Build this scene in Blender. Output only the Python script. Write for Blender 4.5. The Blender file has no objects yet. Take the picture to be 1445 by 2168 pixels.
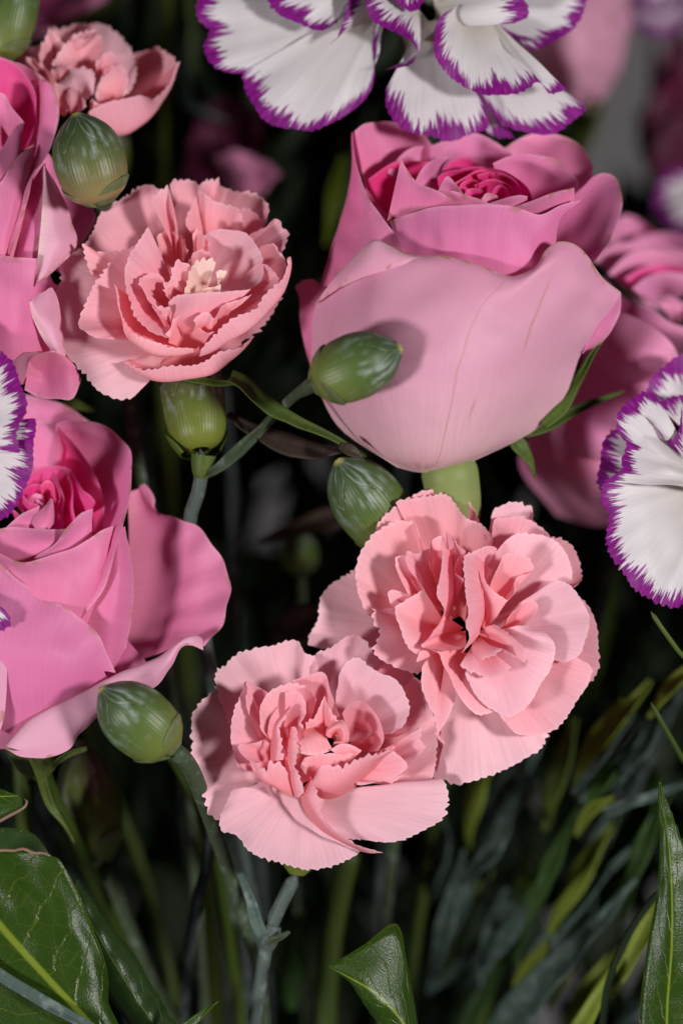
import bpy, math, random
import numpy as np
from mathutils import Vector, Matrix

# ------------------------------------------------------------------ camera, world, light
sc = bpy.context.scene
C = sc.collection
S = 0.0001            # one photograph pixel at the focal plane = 0.1 mm
D = 0.60              # camera to focal plane
CX, CY = 722.5, 1084.0

cam_d = bpy.data.cameras.new('camera'); cam = bpy.data.objects.new('camera', cam_d); C.objects.link(cam)
cam.location = (0, -D, 0); cam.rotation_euler = (math.radians(90), 0, 0)
cam_d.sensor_fit = 'VERTICAL'; cam_d.sensor_height = 36.0; cam_d.sensor_width = 24.0
cam_d.lens = 36.0 * D / (2168 * S)
cam_d.clip_start = 0.01; cam_d.clip_end = 20
cam_d.dof.use_dof = True; cam_d.dof.focus_distance = D - 0.005; cam_d.dof.aperture_fstop = 5.0
sc.camera = cam

w = bpy.data.worlds.new('World'); sc.world = w; w.use_nodes = True
w.node_tree.nodes['Background'].inputs[0].default_value = (0.85, 0.9, 1, 1)
w.node_tree.nodes['Background'].inputs[1].default_value = 0.010

def area(name, loc, target, size, power, col):
    l = bpy.data.lights.new(name, 'AREA'); l.shape = 'DISK'; l.size = size; l.energy = power; l.color = col
    o = bpy.data.objects.new(name, l); C.objects.link(o); o.location = loc
    o.rotation_euler = (Vector(target) - Vector(loc)).to_track_quat('-Z', 'Y').to_euler()
    return o
area('flash_right', (0.52, -0.54, 0.03), (0.0, 0, -0.04), 0.11, 6.5, (1.0, 0.96, 0.94))
area('flash_left', (-0.45, -0.47, -0.16), (0.0, 0, -0.04), 0.10, 3.6, (1.0, 0.96, 0.95))

sc.cycles.max_bounces = 12; sc.cycles.diffuse_bounces = 8; sc.cycles.transmission_bounces = 8
sc.view_settings.view_transform = 'Standard'; sc.view_settings.look = 'None'
sc.view_settings.exposure = 0.0; sc.view_settings.gamma = 1.0
try: sc.view_settings.use_curve_mapping = False
except Exception: pass

# ------------------------------------------------------------------ helpers
def W(p):
    """a point given as photograph pixel and height towards the camera -> metres"""
    p = np.array(p, float)
    p[..., 2] = np.where(p[..., 2] < -250, -250 + (p[..., 2] + 250) * 3.0, p[..., 2])
    k = (D - p[..., 2] * S) / D
    return np.stack([(p[..., 0] - CX) * S * k, -p[..., 2] * S, (CY - p[..., 1]) * S * k], -1)

class Fr:
    def __init__(s, x0, y0, k, dz=0): s.x0, s.y0, s.k, s.dz = x0, y0, k, dz
    def __call__(s, pts):
        a = np.array([p if len(p) == 3 else (p[0], p[1], 0) for p in pts], float)
        return np.stack([s.x0 + a[:, 0] / s.k, s.y0 + a[:, 1] / s.k, a[:, 2] + s.dz], 1)
PH = Fr(0, 0, 1)

def cr(pts, t):
    """Catmull-Rom through pts at chord-length parameters t in 0..1"""
    p = np.asarray(pts, float)
    if len(p) == 1: return np.repeat(p, len(t), 0)
    if len(p) == 2: return p[0] + (p[1] - p[0]) * t[:, None]
    L = np.r_[0, np.cumsum(np.maximum(np.linalg.norm(np.diff(p, axis=0), axis=1), 1e-6) ** 0.8)]; L /= L[-1]
    m = np.zeros_like(p)
    for i in range(len(p)):
        a, b = max(i - 1, 0), min(i + 1, len(p) - 1)
        m[i] = (p[b] - p[a]) / (L[b] - L[a])
    i = np.clip(np.searchsorted(L, t, 'right') - 1, 0, len(p) - 2)
    h = L[i + 1] - L[i]; s = ((t - L[i]) / h)[:, None]; h = h[:, None]
    return ((2*s**3 - 3*s**2 + 1) * p[i] + (s**3 - 2*s**2 + s) * h * m[i] + (-2*s**3 + 3*s**2) * p[i+1] + (s**3 - s**2) * h * m[i+1])

def resample(pts, n):
    q = cr(pts, np.linspace(0, 1, 240))
    L = np.r_[0, np.cumsum(np.linalg.norm(np.diff(q, axis=0), axis=1))]
    if L[-1] < 1e-6: return np.repeat(q[:1], n, 0), 1.0
    t = np.linspace(0, L[-1], n)
    return np.stack([np.interp(t, L, q[:, k]) for k in range(3)], 1), L[-1]

def grid_mesh(name, G, uv1, uv2, mat, parent=None, closed=False, thick=0.0):
    nv, nu = G.shape[:2]
    me = bpy.data.meshes.new(name)
    idx = np.arange(nv * nu).reshape(nv, nu)
    if closed: idx = np.c_[idx, idx[:, :1]]
    q = np.stack([idx[:-1, :-1], idx[:-1, 1:], idx[1:, 1:], idx[1:, :-1]], -1).reshape(-1, 4)
    me.from_pydata(G.reshape(-1, 3).tolist(), [], q.tolist())
    me.polygons.foreach_set('use_smooth', np.ones(len(q), bool))
    lv = q.reshape(-1)
    for nm, uv in (('UVMap', uv1), ('Unit', uv2)):
        lay = me.uv_layers.new(name=nm)
        u = uv.reshape(-1, 2)[lv].copy()
        if closed:
            u = u.reshape(-1, 4, 2); last = np.tile(np.arange(nu) == nu - 1, nv - 1)
            u[last, 1, 0] = u[last, 1, 0] + uv[0, -1, 0] + uv[0, 1, 0]; u[last, 2, 0] = u[last, 1, 0]
            u = u.reshape(-1, 2)
        lay.data.foreach_set('uv', u.reshape(-1))
    me.materials.append(M[mat])
    o = bpy.data.objects.new(name, me); C.objects.link(o)
    if parent is not None:
        o.parent = parent; o.matrix_parent_inverse = Matrix.Translation(-parent.location)
    if thick > 0:
        s = o.modifiers.new('thickness', 'SOLIDIFY'); s.thickness = thick; s.offset = 0
    me.update()
    return o

def smooth(a, b, x):
    t = np.clip((x - a) / (b - a), 0, 1); return t * t * (3 - 2 * t)

seed = [7]
def petal(par, fr, rim, base=None, b=0, mat='carnation', f=6, rp=5, rows=None, lam=85, na=5, name='petal', spread=.12, thick=0, curl=0, tooth=(7, 17), crumple=None):
    if crumple is None: crumple = .9 if f else 1.1
    seed[0] += 1; rg = np.random.RandomState(seed[0])
    if rows is None:
        R = [None, fr(rim)]
    else:
        R = [fr(r) for r in rows] + [fr(rim)]
    rimq, rl = resample(R[-1], 60)
    nu = int(np.clip(rl / (4.0 if f else 9.0), 16, 170))
    rim_s, rl = resample(R[-1], nu)
    if R[0] is None:
        bp = fr([base])[0]
        R0 = bp + spread * (rim_s - rim_s.mean(0))
        A = [R0, rim_s]
    else:
        A = [resample(r, nu)[0] for r in R[:-1]] + [rim_s]
    ln = np.mean(np.sum([np.linalg.norm(A[i+1] - A[i], axis=1) for i in range(len(A)-1)], 0))
    nv = int(np.clip(ln / 10, 9, 26))
    v = np.linspace(0, 1, nv)
    A = np.array(A)
    if len(A) == 2:
        G = A[0][None] * (1 - v)[:, None, None] + A[1][None] * v[:, None, None]
    else:
        G = np.empty((nv, nu, 3)); kk = np.linspace(0, 1, len(A))
        m = np.gradient(A, kk, axis=0)
        i = np.clip(np.searchsorted(kk, v, 'right') - 1, 0, len(A) - 2); h = kk[1] - kk[0]
        s = ((v - kk[i]) / h)[:, None, None]
        G = (2*s**3-3*s**2+1)*A[i] + (s**3-2*s**2+s)*h*m[i] + (-2*s**3+3*s**2)*A[i+1] + (s**3-s**2)*h*m[i+1]
    G[..., 2] += b * (4 * v * (1 - v))[:, None]
    if curl: G[..., 2] -= curl * (smooth(.7, 1, v) ** 2)[:, None]
    sarc = np.linspace(0, rl, nu); u = np.linspace(0, 1, nu)
    # fringe of small teeth
    if f:
        x, y, c = [0], [0], 0
        while c < rl:
            c += rg.uniform(*tooth); x.append(c); y.append(rg.uniform(.25, 1) * f)
            c += rg.uniform(2, 6); x.append(c); y.append(-rg.uniform(.1, .9) * f)
        t = np.interp(sarc, x, y) * np.interp(sarc, np.linspace(0, rl, 9), rg.uniform(.4, 1.6, 9)) + f * .8 * np.sin(sarc / 41 + rg.uniform(0, 6)) + f * .6 * np.sin(sarc / 17 + rg.uniform(0, 6))
        k = max(1, nv // 6)
        dr = G[-1] - G[-1 - k]; dr /= np.maximum(np.linalg.norm(dr, axis=1, keepdims=True), 1e-6)
        G += dr[None] * t[None, :, None] * smooth(.72, 1, v)[:, None, None]
    # waves and crumples along the surface normal
    du = np.gradient(G, axis=1); dv = np.gradient(G, axis=0)
    n = np.cross(du, dv); n /= np.maximum(np.linalg.norm(n, axis=2, keepdims=True), 1e-6)
    ph = rg.uniform(0, 6.28, 8)
    def wave(l):
        kn = int(rl / l) + 5; xk = (np.arange(kn) - 1 + rg.uniform(-.35, .35, kn)) * l
        return cr(np.c_[np.arange(kn), rg.uniform(-1, 1, kn), np.zeros(kn)], np.linspace(0, 1, 400))[:, 1][np.clip((np.interp(sarc, xk, np.arange(kn)) / (kn - 1) * 399).astype(int), 0, 399)]
    from_smooth = np.convolve(np.pad(wave(lam * .42), 2, mode='edge'), np.ones(5) / 5, 'valid')
    wob = 1.5 * rp * from_smooth[None] * (v ** 2.0)[:, None]
    if f: wob = wob + .3 * rp * np.convolve(np.pad(wave(17), 1, mode='edge'), np.ones(3) / 3, 'valid')[None] * (v ** 3)[:, None]
    low = na * (np.sin(2.2 * u * 3.1 + ph[3])[None] * np.sin(3.4 * v + ph[4])[:, None] + .5 * np.sin(5.3 * u + 4.1 * v[:, None] + ph[5])) * smooth(0, .4, v)[:, None]
    xx, yy = G[..., 0], G[..., 1]; cru = 0
    for q in range(5):
        th, wl, p0 = rg.uniform(0, 3.14), rg.uniform(45, 120), rg.uniform(0, 6.28)
        cru = cru + np.sin((xx * math.cos(th) + yy * math.sin(th)) * 6.283 / wl + p0) * wl / 90
    low = low + crumple * cru * smooth(.1, .6, v)[:, None]
    G = G + n * (wob + low)[..., None]
    seg = np.linalg.norm(np.diff(G, axis=0), axis=2)
    dist = np.r_[np.cumsum(seg[::-1], axis=0)[::-1], np.zeros((1, nu))]
    uv1 = np.stack([np.repeat(sarc[None], nv, 0) / 100 + seed[0] * 3.7, dist / 100], -1)
    uv2 = np.stack([np.repeat(u[None], nv, 0), np.repeat(v[:, None], nu, 1)], -1)
    return grid_mesh(name, W(G), uv1, uv2, mat, par, thick=thick)

def tube(par, name, pts, rad, mat, n=12, step=9, bump=0):
    q, L = resample(pts, max(8, int(0.5 + sum(np.linalg.norm(np.diff(np.asarray(pts, float), axis=0), axis=1)) / step)))
    nv = len(q); P3 = W(q); rr = np.interp(np.linspace(0, 1, nv), np.linspace(0, 1, len(rad)), rad) * S
    t = np.gradient(P3, axis=0); t /= np.linalg.norm(t, axis=1, keepdims=True)
    ref = np.array([0.12, 1, 0.07]); a = np.cross(t, ref); a /= np.linalg.norm(a, axis=1, keepdims=True); bb = np.cross(t, a)
    th = np.linspace(0, 2 * np.pi, n, endpoint=False)
    G = P3[:, None] + rr[:, None, None] * (np.cos(th)[None, :, None] * a[:, None] + np.sin(th)[None, :, None] * bb[:, None])
    G[0] = G[0] * .02 + P3[0] * .98; G[-1] = G[-1] * .02 + P3[-1] * .98
    uv2 = np.stack([np.repeat((th / 6.2832)[None], nv, 0), np.repeat(np.linspace(0, 1, nv)[:, None], n, 1)], -1)
    uv1 = uv2 * np.array([1.0, L / 100])
    return grid_mesh(name, G, uv1, uv2, mat, par, closed=True)

def lathe(par, name, a, c, prof, mat, n=40, squash=1.0, ribs=0.0, bend=(0, 0, 0)):
    """body of revolution from a to c (photo points); prof = [(t, radius px)]"""
    a = np.asarray(a, float); c = np.asarray(c, float)
    t = np.linspace(0, 1, 44); pr = np.array(prof, float)
    rr = np.clip(cr(np.c_[pr, pr[:, :1] * 0], np.linspace(0, 1, 160))[:, :2], 0, None)
    rad = np.interp(t, rr[:, 0], rr[:, 1])
    ax = a[None] + (c - a)[None] * t[:, None] + np.asarray(bend)[None] * (4 * t * (1 - t))[:, None]
    d = (c - a) / np.linalg.norm(c - a); ref = np.array([.3, .2, 1.0]); u1 = np.cross(d, ref); u1 /= np.linalg.norm(u1); u2 = np.cross(d, u1)
    th = np.linspace(0, 2 * np.pi, n, endpoint=False)
    r2 = rad[:, None] * (1 + ribs * np.cos(th * 5)[None] * smooth(.35, .8, t)[:, None])
    G = ax[:, None] + r2[..., None] * (np.cos(th)[None, :, None] * u1 + np.sin(th)[None, :, None] * u2 * squash)
    uv2 = np.stack([np.repeat((th / 6.2832)[None], len(t), 0), np.repeat(t[:, None], n, 1)], -1)
    o = grid_mesh(name, W(G), uv2, uv2, mat, par, closed=True)
    return o

def patch_on_axis(par, name, a, c, r0, r1, ang, half, t0, t1, mat, lift=3):
    """a scale-like bract hugging a bud: a pointed patch around the axis a-c"""
    a = np.asarray(a, float); c = np.asarray(c, float)
    d = (c - a) / np.linalg.norm(c - a); ref = np.array([.3, .2, 1.0]); u1 = np.cross(d, ref); u1 /= np.linalg.norm(u1); u2 = np.cross(d, u1)
    nv, nu = 14, 13; v = np.linspace(0, 1, nv)[:, None]; uu = np.linspace(-1, 1, nu)[None]
    wdt = half * np.sqrt(np.clip(1 - v ** 1.6, 0, 1)) + .01
    th = ang + uu * wdt; tt = t0 + (t1 - t0) * v + 0 * uu
    r = (r0 + (r1 - r0) * np.sin(np.clip(v, 0, 1) * 1.5708)) + lift * (1 + 1.6 * v ** 4)
    G = a + (c - a) * tt[..., None] + (r * (1 + 0 * uu))[..., None] * (np.cos(th)[..., None] * u1 + np.sin(th)[..., None] * u2)
    uv2 = np.stack([(uu + 1) / 2 + 0 * v, v + 0 * uu], -1)
    return grid_mesh(name, W(G), uv2, uv2, mat, par, thick=.00025)

def empty(name, at, label, cat, group=None):
    o = bpy.data.objects.new(name, None); C.objects.link(o)
    o.location = Vector(W(np.array(at, float))); o.empty_display_size = .01
    o['label'] = label; o['category'] = cat
    if group: o['group'] = group
    return o

def leaf(name, label, rows, mat='leaf', cat='leaf', group=None, parent=None, f=0, n=None, thick=.0003, rp=2, na=3):
    """rows run along the leaf (base to tip): one margin, midrib, other margin"""
    seed[0] += 1
    o = petal(parent, PH, rows[-1], rows=rows[:-1], mat=mat, f=f, rp=rp, na=na, lam=150, name=name, thick=thick, tooth=(20, 30))
    if parent is None:
        o['label'] = label; o['category'] = cat
        if group: o['group'] = group
    return o

def blade(name, label, mid, wid, mat, group=None, parent=None, cat='leaf', slope=.5, fold=.25):
    """slender leaf along mid (photo points), half-widths wid"""
    m, L = resample(mid, 14); wd = cr(np.c_[np.linspace(0, 1, len(wid)), wid, np.zeros(len(wid))], np.linspace(0, 1, 14))[:, 1]
    t = np.gradient(m, axis=0)[:, :2]; t /= np.linalg.norm(t, axis=1, keepdims=True)
    nrm = np.c_[-t[:, 1], t[:, 0]]
    def side(s):
        q = m.copy(); q[:, :2] += s * nrm * wd[:, None] * .92; q[:, 2] += s * wd * slope + abs(s) * wd * fold; return q
    G0 = [side(-1), side(-.5), m, side(.5), side(1)]
    return leaf(name, label, [[tuple(p) for p in g] for g in G0], mat=mat, cat=cat, group=group, parent=parent, rp=1, na=2)

# ------------------------------------------------------------------ materials
M = {}
class NT:
    def __init__(s, name):
        m = bpy.data.materials.new(name); m.use_nodes = True; M[name] = m
        s.t = m.node_tree; s.t.nodes.clear(); s.out = s.n('ShaderNodeOutputMaterial')
    def n(s, ty, **k):
        o = s.t.nodes.new(ty)
        for a, b in k.items(): setattr(o, a, b)
        return o
    def l(s, a, b): s.t.links.new(a, b)
    def uv(s, nm): return s.n('ShaderNodeUVMap', uv_map=nm).outputs[0]
    def sep(s, v):
        o = s.n('ShaderNodeSeparateXYZ'); s.l(v, o.inputs[0]); return o.outputs
    def math(s, op, a, b=0.0, c=None, clamp=False):
        o = s.n('ShaderNodeMath', operation=op, use_clamp=clamp)
        for i, x in enumerate([a, b] + ([c] if c is not None else [])):
            if isinstance(x, (int, float)): o.inputs[i].default_value = x
            else: s.l(x, o.inputs[i])
        return o.outputs[0]
    def noise(s, vec, scale, detail=3, stretch=(1, 1, 1), off=(0, 0, 0)):
        mp = s.n('ShaderNodeMapping'); mp.inputs['Scale'].default_value = stretch; mp.inputs['Location'].default_value = off; s.l(vec, mp.inputs[0])
        o = s.n('ShaderNodeTexNoise'); o.inputs['Scale'].default_value = scale; o.inputs['Detail'].default_value = detail; s.l(mp.outputs[0], o.inputs[0])
        return o.outputs[0]
    def ramp(s, fac, stops):
        o = s.n('ShaderNodeValToRGB'); e = o.color_ramp.elements
        while len(e) < len(stops): e.new(.5)
        for i, (p, c) in enumerate(stops): e[i].position = p; e[i].color = (*c, 1)
        s.l(fac, o.inputs[0]); return o.outputs[0]
    def mix(s, fac, a, b, mode='MIX'):
        o = s.n('ShaderNodeMix', data_type='RGBA', blend_type=mode)
        for i, x in ((0, fac), (6, a), (7, b)):
            if isinstance(x, (int, float)): o.inputs[i].default_value = x
            elif isinstance(x, tuple): o.inputs[i].default_value = (*x, 1)
            else: s.l(x, o.inputs[i])
        return o.outputs[2]
    def smoothstep(s, x, a, b):
        o = s.n('ShaderNodeMapRange', interpolation_type='SMOOTHSTEP'); s.l(x, o.inputs[0]); o.inputs[1].default_value = a; o.inputs[2].default_value = b
        return o.outputs[0]
    def finish(s, col, rough=.55, spec=.25, trans=.3, tcol=None, bump=None, bstr=.3, bdist=.0004, sheen=0):
        p = s.n('ShaderNodeBsdfPrincipled')
        s.l(col, p.inputs['Base Color'])
        if isinstance(rough, float): p.inputs['Roughness'].default_value = rough
        else: s.l(rough, p.inputs['Roughness'])
        p.inputs['Specular IOR Level'].default_value = spec
        if sheen: p.inputs['Sheen Weight'].default_value = sheen
        if bump is not None:
            bp = s.n('ShaderNodeBump'); bp.inputs['Strength'].default_value = bstr; bp.inputs['Distance'].default_value = bdist
            s.l(bump, bp.inputs['Height']); s.l(bp.outputs[0], p.inputs['Normal'])
        if trans:
            tr = s.n('ShaderNodeBsdfTranslucent'); s.l(tcol if tcol is not None else col, tr.inputs[0])
            mx = s.n('ShaderNodeMixShader'); mx.inputs[0].default_value = trans
            s.l(p.outputs[0], mx.inputs[1]); s.l(tr.outputs[0], mx.inputs[2]); s.l(mx.outputs[0], s.out.inputs[0])
        else: s.l(p.outputs[0], s.out.inputs[0])

def petal_mat(name, base, mid, tip, edge, trans=.3, vein=.5, stain=0.0, streak=0.0, marks=False):
    k = NT(name); uv = k.uv('UVMap'); un = k.uv('Unit'); v = k.sep(un)[1]; dist = k.sep(uv)[1]
    info = k.n('ShaderNodeObjectInfo')
    col = k.ramp(v, [(0.0, base), (.45, mid), (1.0, tip)])
    e = k.math('SUBTRACT', 1.0, k.smoothstep(dist, 0.0, .10))
    col = k.mix(k.math('MULTIPLY', e, .55), col, edge)
    ve = k.noise(uv, 1.0, 3, (16, .7, 1)); ve2 = k.noise(uv, 1.0, 2, (45, 1.3, 1))
    vv = k.math('ADD', k.math('MULTIPLY', ve, .6), k.math('MULTIPLY', ve2, .4))
    col = k.mix(k.math('MULTIPLY', k.smoothstep(vv, .38, .68), vein), col, tuple(c * .84 for c in mid))
    big = k.noise(uv, 1.2, 3)
    col = k.mix(k.math('MULTIPLY', k.smoothstep(big, .35, .75), .28), col, mid)
    hs = k.n('ShaderNodeHueSaturation'); k.l(col, hs.inputs['Color'])
    k.l(k.math('MULTIPLY_ADD', info.outputs['Random'], .14, .93), hs.inputs['Value'])
    k.l(k.math('MULTIPLY_ADD', info.outputs['Random'], .012, .494), hs.inputs['Hue'])
    col = hs.outputs[0]
    if stain:
        ns = k.noise(uv, 2.3, 5, off=(3, 1, 0)); nearrim = k.math('SUBTRACT', 1.0, k.smoothstep(dist, 0.0, .22))
        st = k.math('MULTIPLY', k.smoothstep(ns, .53, .62), k.math('POWER', nearrim, 1.6))
        col = k.mix(k.math('MULTIPLY', st, stain), col, (.33, .17, .075))
    if streak:
        ns = k.noise(uv, 1.0, 4, (7.5, .28, 1)); ms = k.noise(uv, .9, 2, off=(5, 2, 0))
        st = k.math('MULTIPLY', k.smoothstep(ns, .655, .70), k.smoothstep(ms, .45, .62))
        col = k.mix(k.math('MULTIPLY', st, streak), col, (.40, .20, .13))
    if marks:      # brown veins and bruises of this one petal
        u = k.sep(un)[0]; wn = k.math('MULTIPLY_ADD', k.noise(un, 3.0, 3), .05, -.025)
        def vein_line(u0, slope, v0, v1, wd, amt):
            c = k.math('ADD', k.math('MULTIPLY_ADD', v, slope, u0), wn)
            ln = k.math('SUBTRACT', 1.0, k.smoothstep(k.math('ABSOLUTE', k.math('SUBTRACT', u, c)), wd * .4, wd))
            win = k.math('MULTIPLY', k.smoothstep(v, v0, v0 + .06), k.math('SUBTRACT', 1.0, k.smoothstep(v, v1 - .06, v1)))
            return k.math('MULTIPLY', k.math('MULTIPLY', ln, win), amt)
        for a in ((.50, .10, .02, .88, .0045, .34), (.70, .06, .5, .78, .006, .4), (.36, .02, .03, .5, .004, .10), (.56, .12, .29, .40, .008, .4), (.42, .02, .0, .16, .02, .35), (.47, .0, .0, .14, .012, .4)):
            col = k.mix(vein_line(*a), col, (.42, .20, .13))
        bruise = k.math('MULTIPLY', k.smoothstep(k.noise(un, 7.0, 4, (1.5, 1, 1)), .5, .68), k.math('SUBTRACT', 1.0, k.smoothstep(v, .03, .2)))
        col = k.mix(k.math('MULTIPLY', bruise, .55), col, (.40, .20, .15))
        rl = k.math('MULTIPLY', k.math('SUBTRACT', 1.0, k.smoothstep(dist, .02, .07)), k.smoothstep(k.noise(uv, 1.3, 4, off=(2, 7, 0)), .36, .56))
        col = k.mix(k.math('MULTIPLY', rl, .6), col, (.34, .22, .12))
        mot = k.smoothstep(k.noise(un, 9.0, 5, (1.4, 1, 1), (4, 4, 0)), .5, .75)
        col = k.mix(k.math('MULTIPLY', mot, .22), col, (.66, .30, .44))
    grain = k.noise(uv, 60, 2)
    bm = k.math('ADD', k.math('MULTIPLY', vv, 1.0), k.math('MULTIPLY', grain, .25))
    sat = k.n('ShaderNodeHueSaturation'); sat.inputs['Saturation'].default_value = 1.25; k.l(col, sat.inputs['Color'])
    k.finish(col, .5, .2, trans, tcol=sat.outputs[0], bump=bm, bstr=.16, bdist=.0003, sheen=.05)
    return k

petal_mat('carnation', (.86, .24, .255), (.87, .345, .405), (.87, .46, .545), (.90, .60, .67), vein=.4, trans=.38)
petal_mat('carnation_pale', (.90, .56, .59), (.87, .48, .56), (.87, .52, .61), (.90, .64, .71), vein=.6, trans=.34)
petal_mat('carnation_cream', (.88, .58, .50), (.88, .64, .56), (.90, .68, .62), (.92, .74, .70))
petal_mat('rose_outer', (.82, .62, .62), (.77, .40, .55), (.74, .33, .50), (.72, .40, .47), vein=.3, stain=.7, streak=.35)
petal_mat('rose_front', (.82, .59, .58), (.73, .375, .50), (.68, .275, .44), (.62, .34, .38), vein=.35, stain=.9, streak=.2, marks=True)
petal_mat('rose_mid', (.78, .27, .40), (.77, .20, .41), (.76, .255, .465), (.80, .42, .56), vein=.35, stain=.6)
petal_mat('rose_inner', (.68, .02, .13), (.74, .04, .22), (.79, .12, .36), (.83, .32, .52), vein=.2, stain=.12)
petal_mat('rose_heart', (.62, .01, .11), (.70, .02, .18), (.75, .06, .27), (.78, .22, .42), vein=.2)
petal_mat('rose_far', (.74, .32, .48), (.76, .27, .48), (.78, .30, .52), (.80, .38, .58), vein=.2)
petal_mat('burgundy', (.06, .006, .02), (.07, .008, .025), (.09, .01, .04), (.12, .02, .06), vein=.2, trans=.2)

def picotee(name, wdt=.27):
    k = NT(name); uv = k.uv('UVMap'); un = k.uv('Unit'); o = k.sep(uv); dist = o[1]; v = k.sep(un)[1]
    n1 = k.noise(uv, 1.0, 2, (11, .5, 1)); n2 = k.noise(uv, 1.0, 2, (34, 1.2, 1), (4, 0, 0)); n3 = k.noise(uv, 1.0, 1, (1.6, .2, 1), (9, 0, 0))
    lim = k.math('ADD', k.math('MULTIPLY_ADD', n1, .75, -.375 + wdt), k.math('ADD', k.math('MULTIPLY_ADD', n2, .85, -.425), k.math('MULTIPLY_ADD', n3, 1.0, -.5)))
    fac = k.smoothstep(k.math('SUBTRACT', lim, dist), -.03, .05)
    white = k.ramp(v, [(0, (.56, .52, .42)), (.35, (.62, .59, .59)), (1, (.66, .63, .67))])
    ve = k.noise(uv, 1.0, 3, (20, .7, 1))
    white = k.mix(k.math('MULTIPLY', k.smoothstep(ve, .45, .7), .4), white, (.54, .49, .55))
    pur = k.mix(k.smoothstep(k.noise(uv, 1.0, 3, (14, 3, 1)), .35, .7), (.15, .003, .145), (.27, .010, .25))
    flk = k.smoothstep(n2, .66, .72)
    pur = k.mix(k.math('MULTIPLY', flk, .5), pur, (.6, .45, .62))
    spots = k.smoothstep(k.noise(uv, 5, 3), .72, .76)
    white = k.mix(k.math('MULTIPLY', spots, .35), white, (.42, .36, .22))
    k.finish(k.mix(fac, white, pur), .5, .25, .3, bump=ve, bstr=.16, bdist=.0003, sheen=.05)
picotee('picotee', .30)

def green_mat(name, c1, c2, rough=.5, spec=.18, trans=.12, bloom=0.0, sx=14):
    k = NT(name); uv = k.uv('UVMap'); info = k.n('ShaderNodeObjectInfo')
    n1 = k.noise(uv, 1.0, 4, (sx, 1.2, 1)); n2 = k.noise(uv, 3.0, 4)
    col = k.mix(n1, c1, c2); col = k.mix(k.math('MULTIPLY', k.smoothstep(n2, .5, .7), .5 + bloom), col, tuple(.5 * a + .5 * b for a, b in zip(c2, (.22, .27, .26))) if bloom else c2)
    hs = k.n('ShaderNodeHueSaturation'); k.l(col, hs.inputs['Color']); k.l(k.math('MULTIPLY_ADD', info.outputs['Random'], .4, .8), hs.inputs['Value'])
    k.finish(hs.outputs[0], rough, spec, trans, bump=n1, bstr=.4, bdist=.0003)
green_mat('stem', (.055, .078, .07), (.10, .125, .115), bloom=.3)
green_mat('stem_fresh', (.045, .075, .012), (.085, .12, .025))
green_mat('stem_bright', (.06, .09, .005), (.09, .12, .008), trans=.2)
green_mat('blade_grey', (.035, .062, .05), (.075, .11, .095), bloom=.25)
green_mat('blade_green', (.018, .045, .012), (.04, .08, .018))
green_mat('blade_bright', (.11, .16, .012), (.19, .24, .04), trans=.22)
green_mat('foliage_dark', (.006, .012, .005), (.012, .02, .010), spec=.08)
green_mat('brown_leaf', (.022, .017, .012), (.055, .04, .032))
green_mat('sepal', (.035, .065, .010), (.075, .11, .02))
green_mat('pedicel', (.03, .045, .022), (.06, .08, .045), bloom=.1)
green_mat('stem_olive_shade', (.018, .034, .004), (.036, .055, .008))  # stem_fresh darkened: shade inside the bunch is put into the colour
green_mat('stem_shade', (.024, .034, .032), (.045, .058, .055), bloom=.1)  # grey stem colour lowered to carry the shade of the bunch
green_mat('receptacle_green', (.13, .17, .05), (.20, .24, .09), sx=5)
green_mat('bract', (.08, .11, .03), (.14, .16, .075), bloom=.2)
green_mat('dry_edge', (.09, .05, .03), (.27, .19, .14), trans=0)

def bud_mat(name, low, mid, top):
    k = NT(name); un = k.uv('Unit'); o = k.sep(un); a, t = o[0], o[1]
    col = k.ramp(t, [(0, low), (.22, tuple(.6*x+.4*y for x, y in zip(low, mid))), (.5, mid), (.96, top), (1, (.45, .42, .12))])
    ribs = k.math('MULTIPLY_ADD', k.math('SINE', k.math('MULTIPLY', a, 6.2832 * 56)), .5, .5)
    fadelow = k.math('SUBTRACT', 1.0, k.smoothstep(t, .45, .75))
    col = k.mix(k.math('MULTIPLY', k.math('MULTIPLY', k.smoothstep(ribs, .3, 1.0), k.math('MULTIPLY', fadelow, k.smoothstep(k.noise(un, 1.0, 3, (30, 2, 1), (2, 5, 0)), .35, .65))), .2), col, tuple(min(1, 1.6 * c + .02) for c in mid))
    # seams between the five calyx teeth
    saw = k.math('PINGPONG', k.math('MULTIPLY', a, 5.0), .5)                     # 0 at seam .. .5 at tooth middle
    nz = k.noise(un, 4.0, 3, (3, 2, 1))
    lim = k.math('MULTIPLY_ADD', k.math('POWER', k.math('MULTIPLY', saw, 2.0), .8), -.30, .97)
    lim = k.math('ADD', lim, k.math('MULTIPLY_ADD', nz, .16, -.08))
    seam = k.math('ABSOLUTE', k.math('SUBTRACT', t, lim))
    line = k.math('SUBTRACT', 1.0, k.smoothstep(seam, .006, .028))
    bl = k.noise(un, 1.0, 5, (26, 3.2, 1)); bl2 = k.noise(un, 2.4, 6, (2.6, 2.2, 1), (3, 0, 0))
    bloom = k.math('MULTIPLY', k.smoothstep(bl, .44, .66), k.math('MULTIPLY', k.smoothstep(bl2, .40, .62), k.smoothstep(t, .25, .6)))
    col = k.mix(k.math('MULTIPLY', bloom, .8), col, (.25, .30, .28))
    brk = k.smoothstep(k.noise(un, 3.0, 2, (2, 2, 1), (8, 1, 0)), .42, .6)
    col = k.mix(k.math('MULTIPLY', k.math('MULTIPLY', line, brk), .4), col, (.34, .38, .30))
    bm = k.math('ADD', k.math('MULTIPLY', ribs, .2), k.math('ADD', line, k.math('MULTIPLY', bl, .6)))
    k.finish(col, .42, .32, .06, bump=bm, bstr=.45, bdist=.0004)
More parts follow.
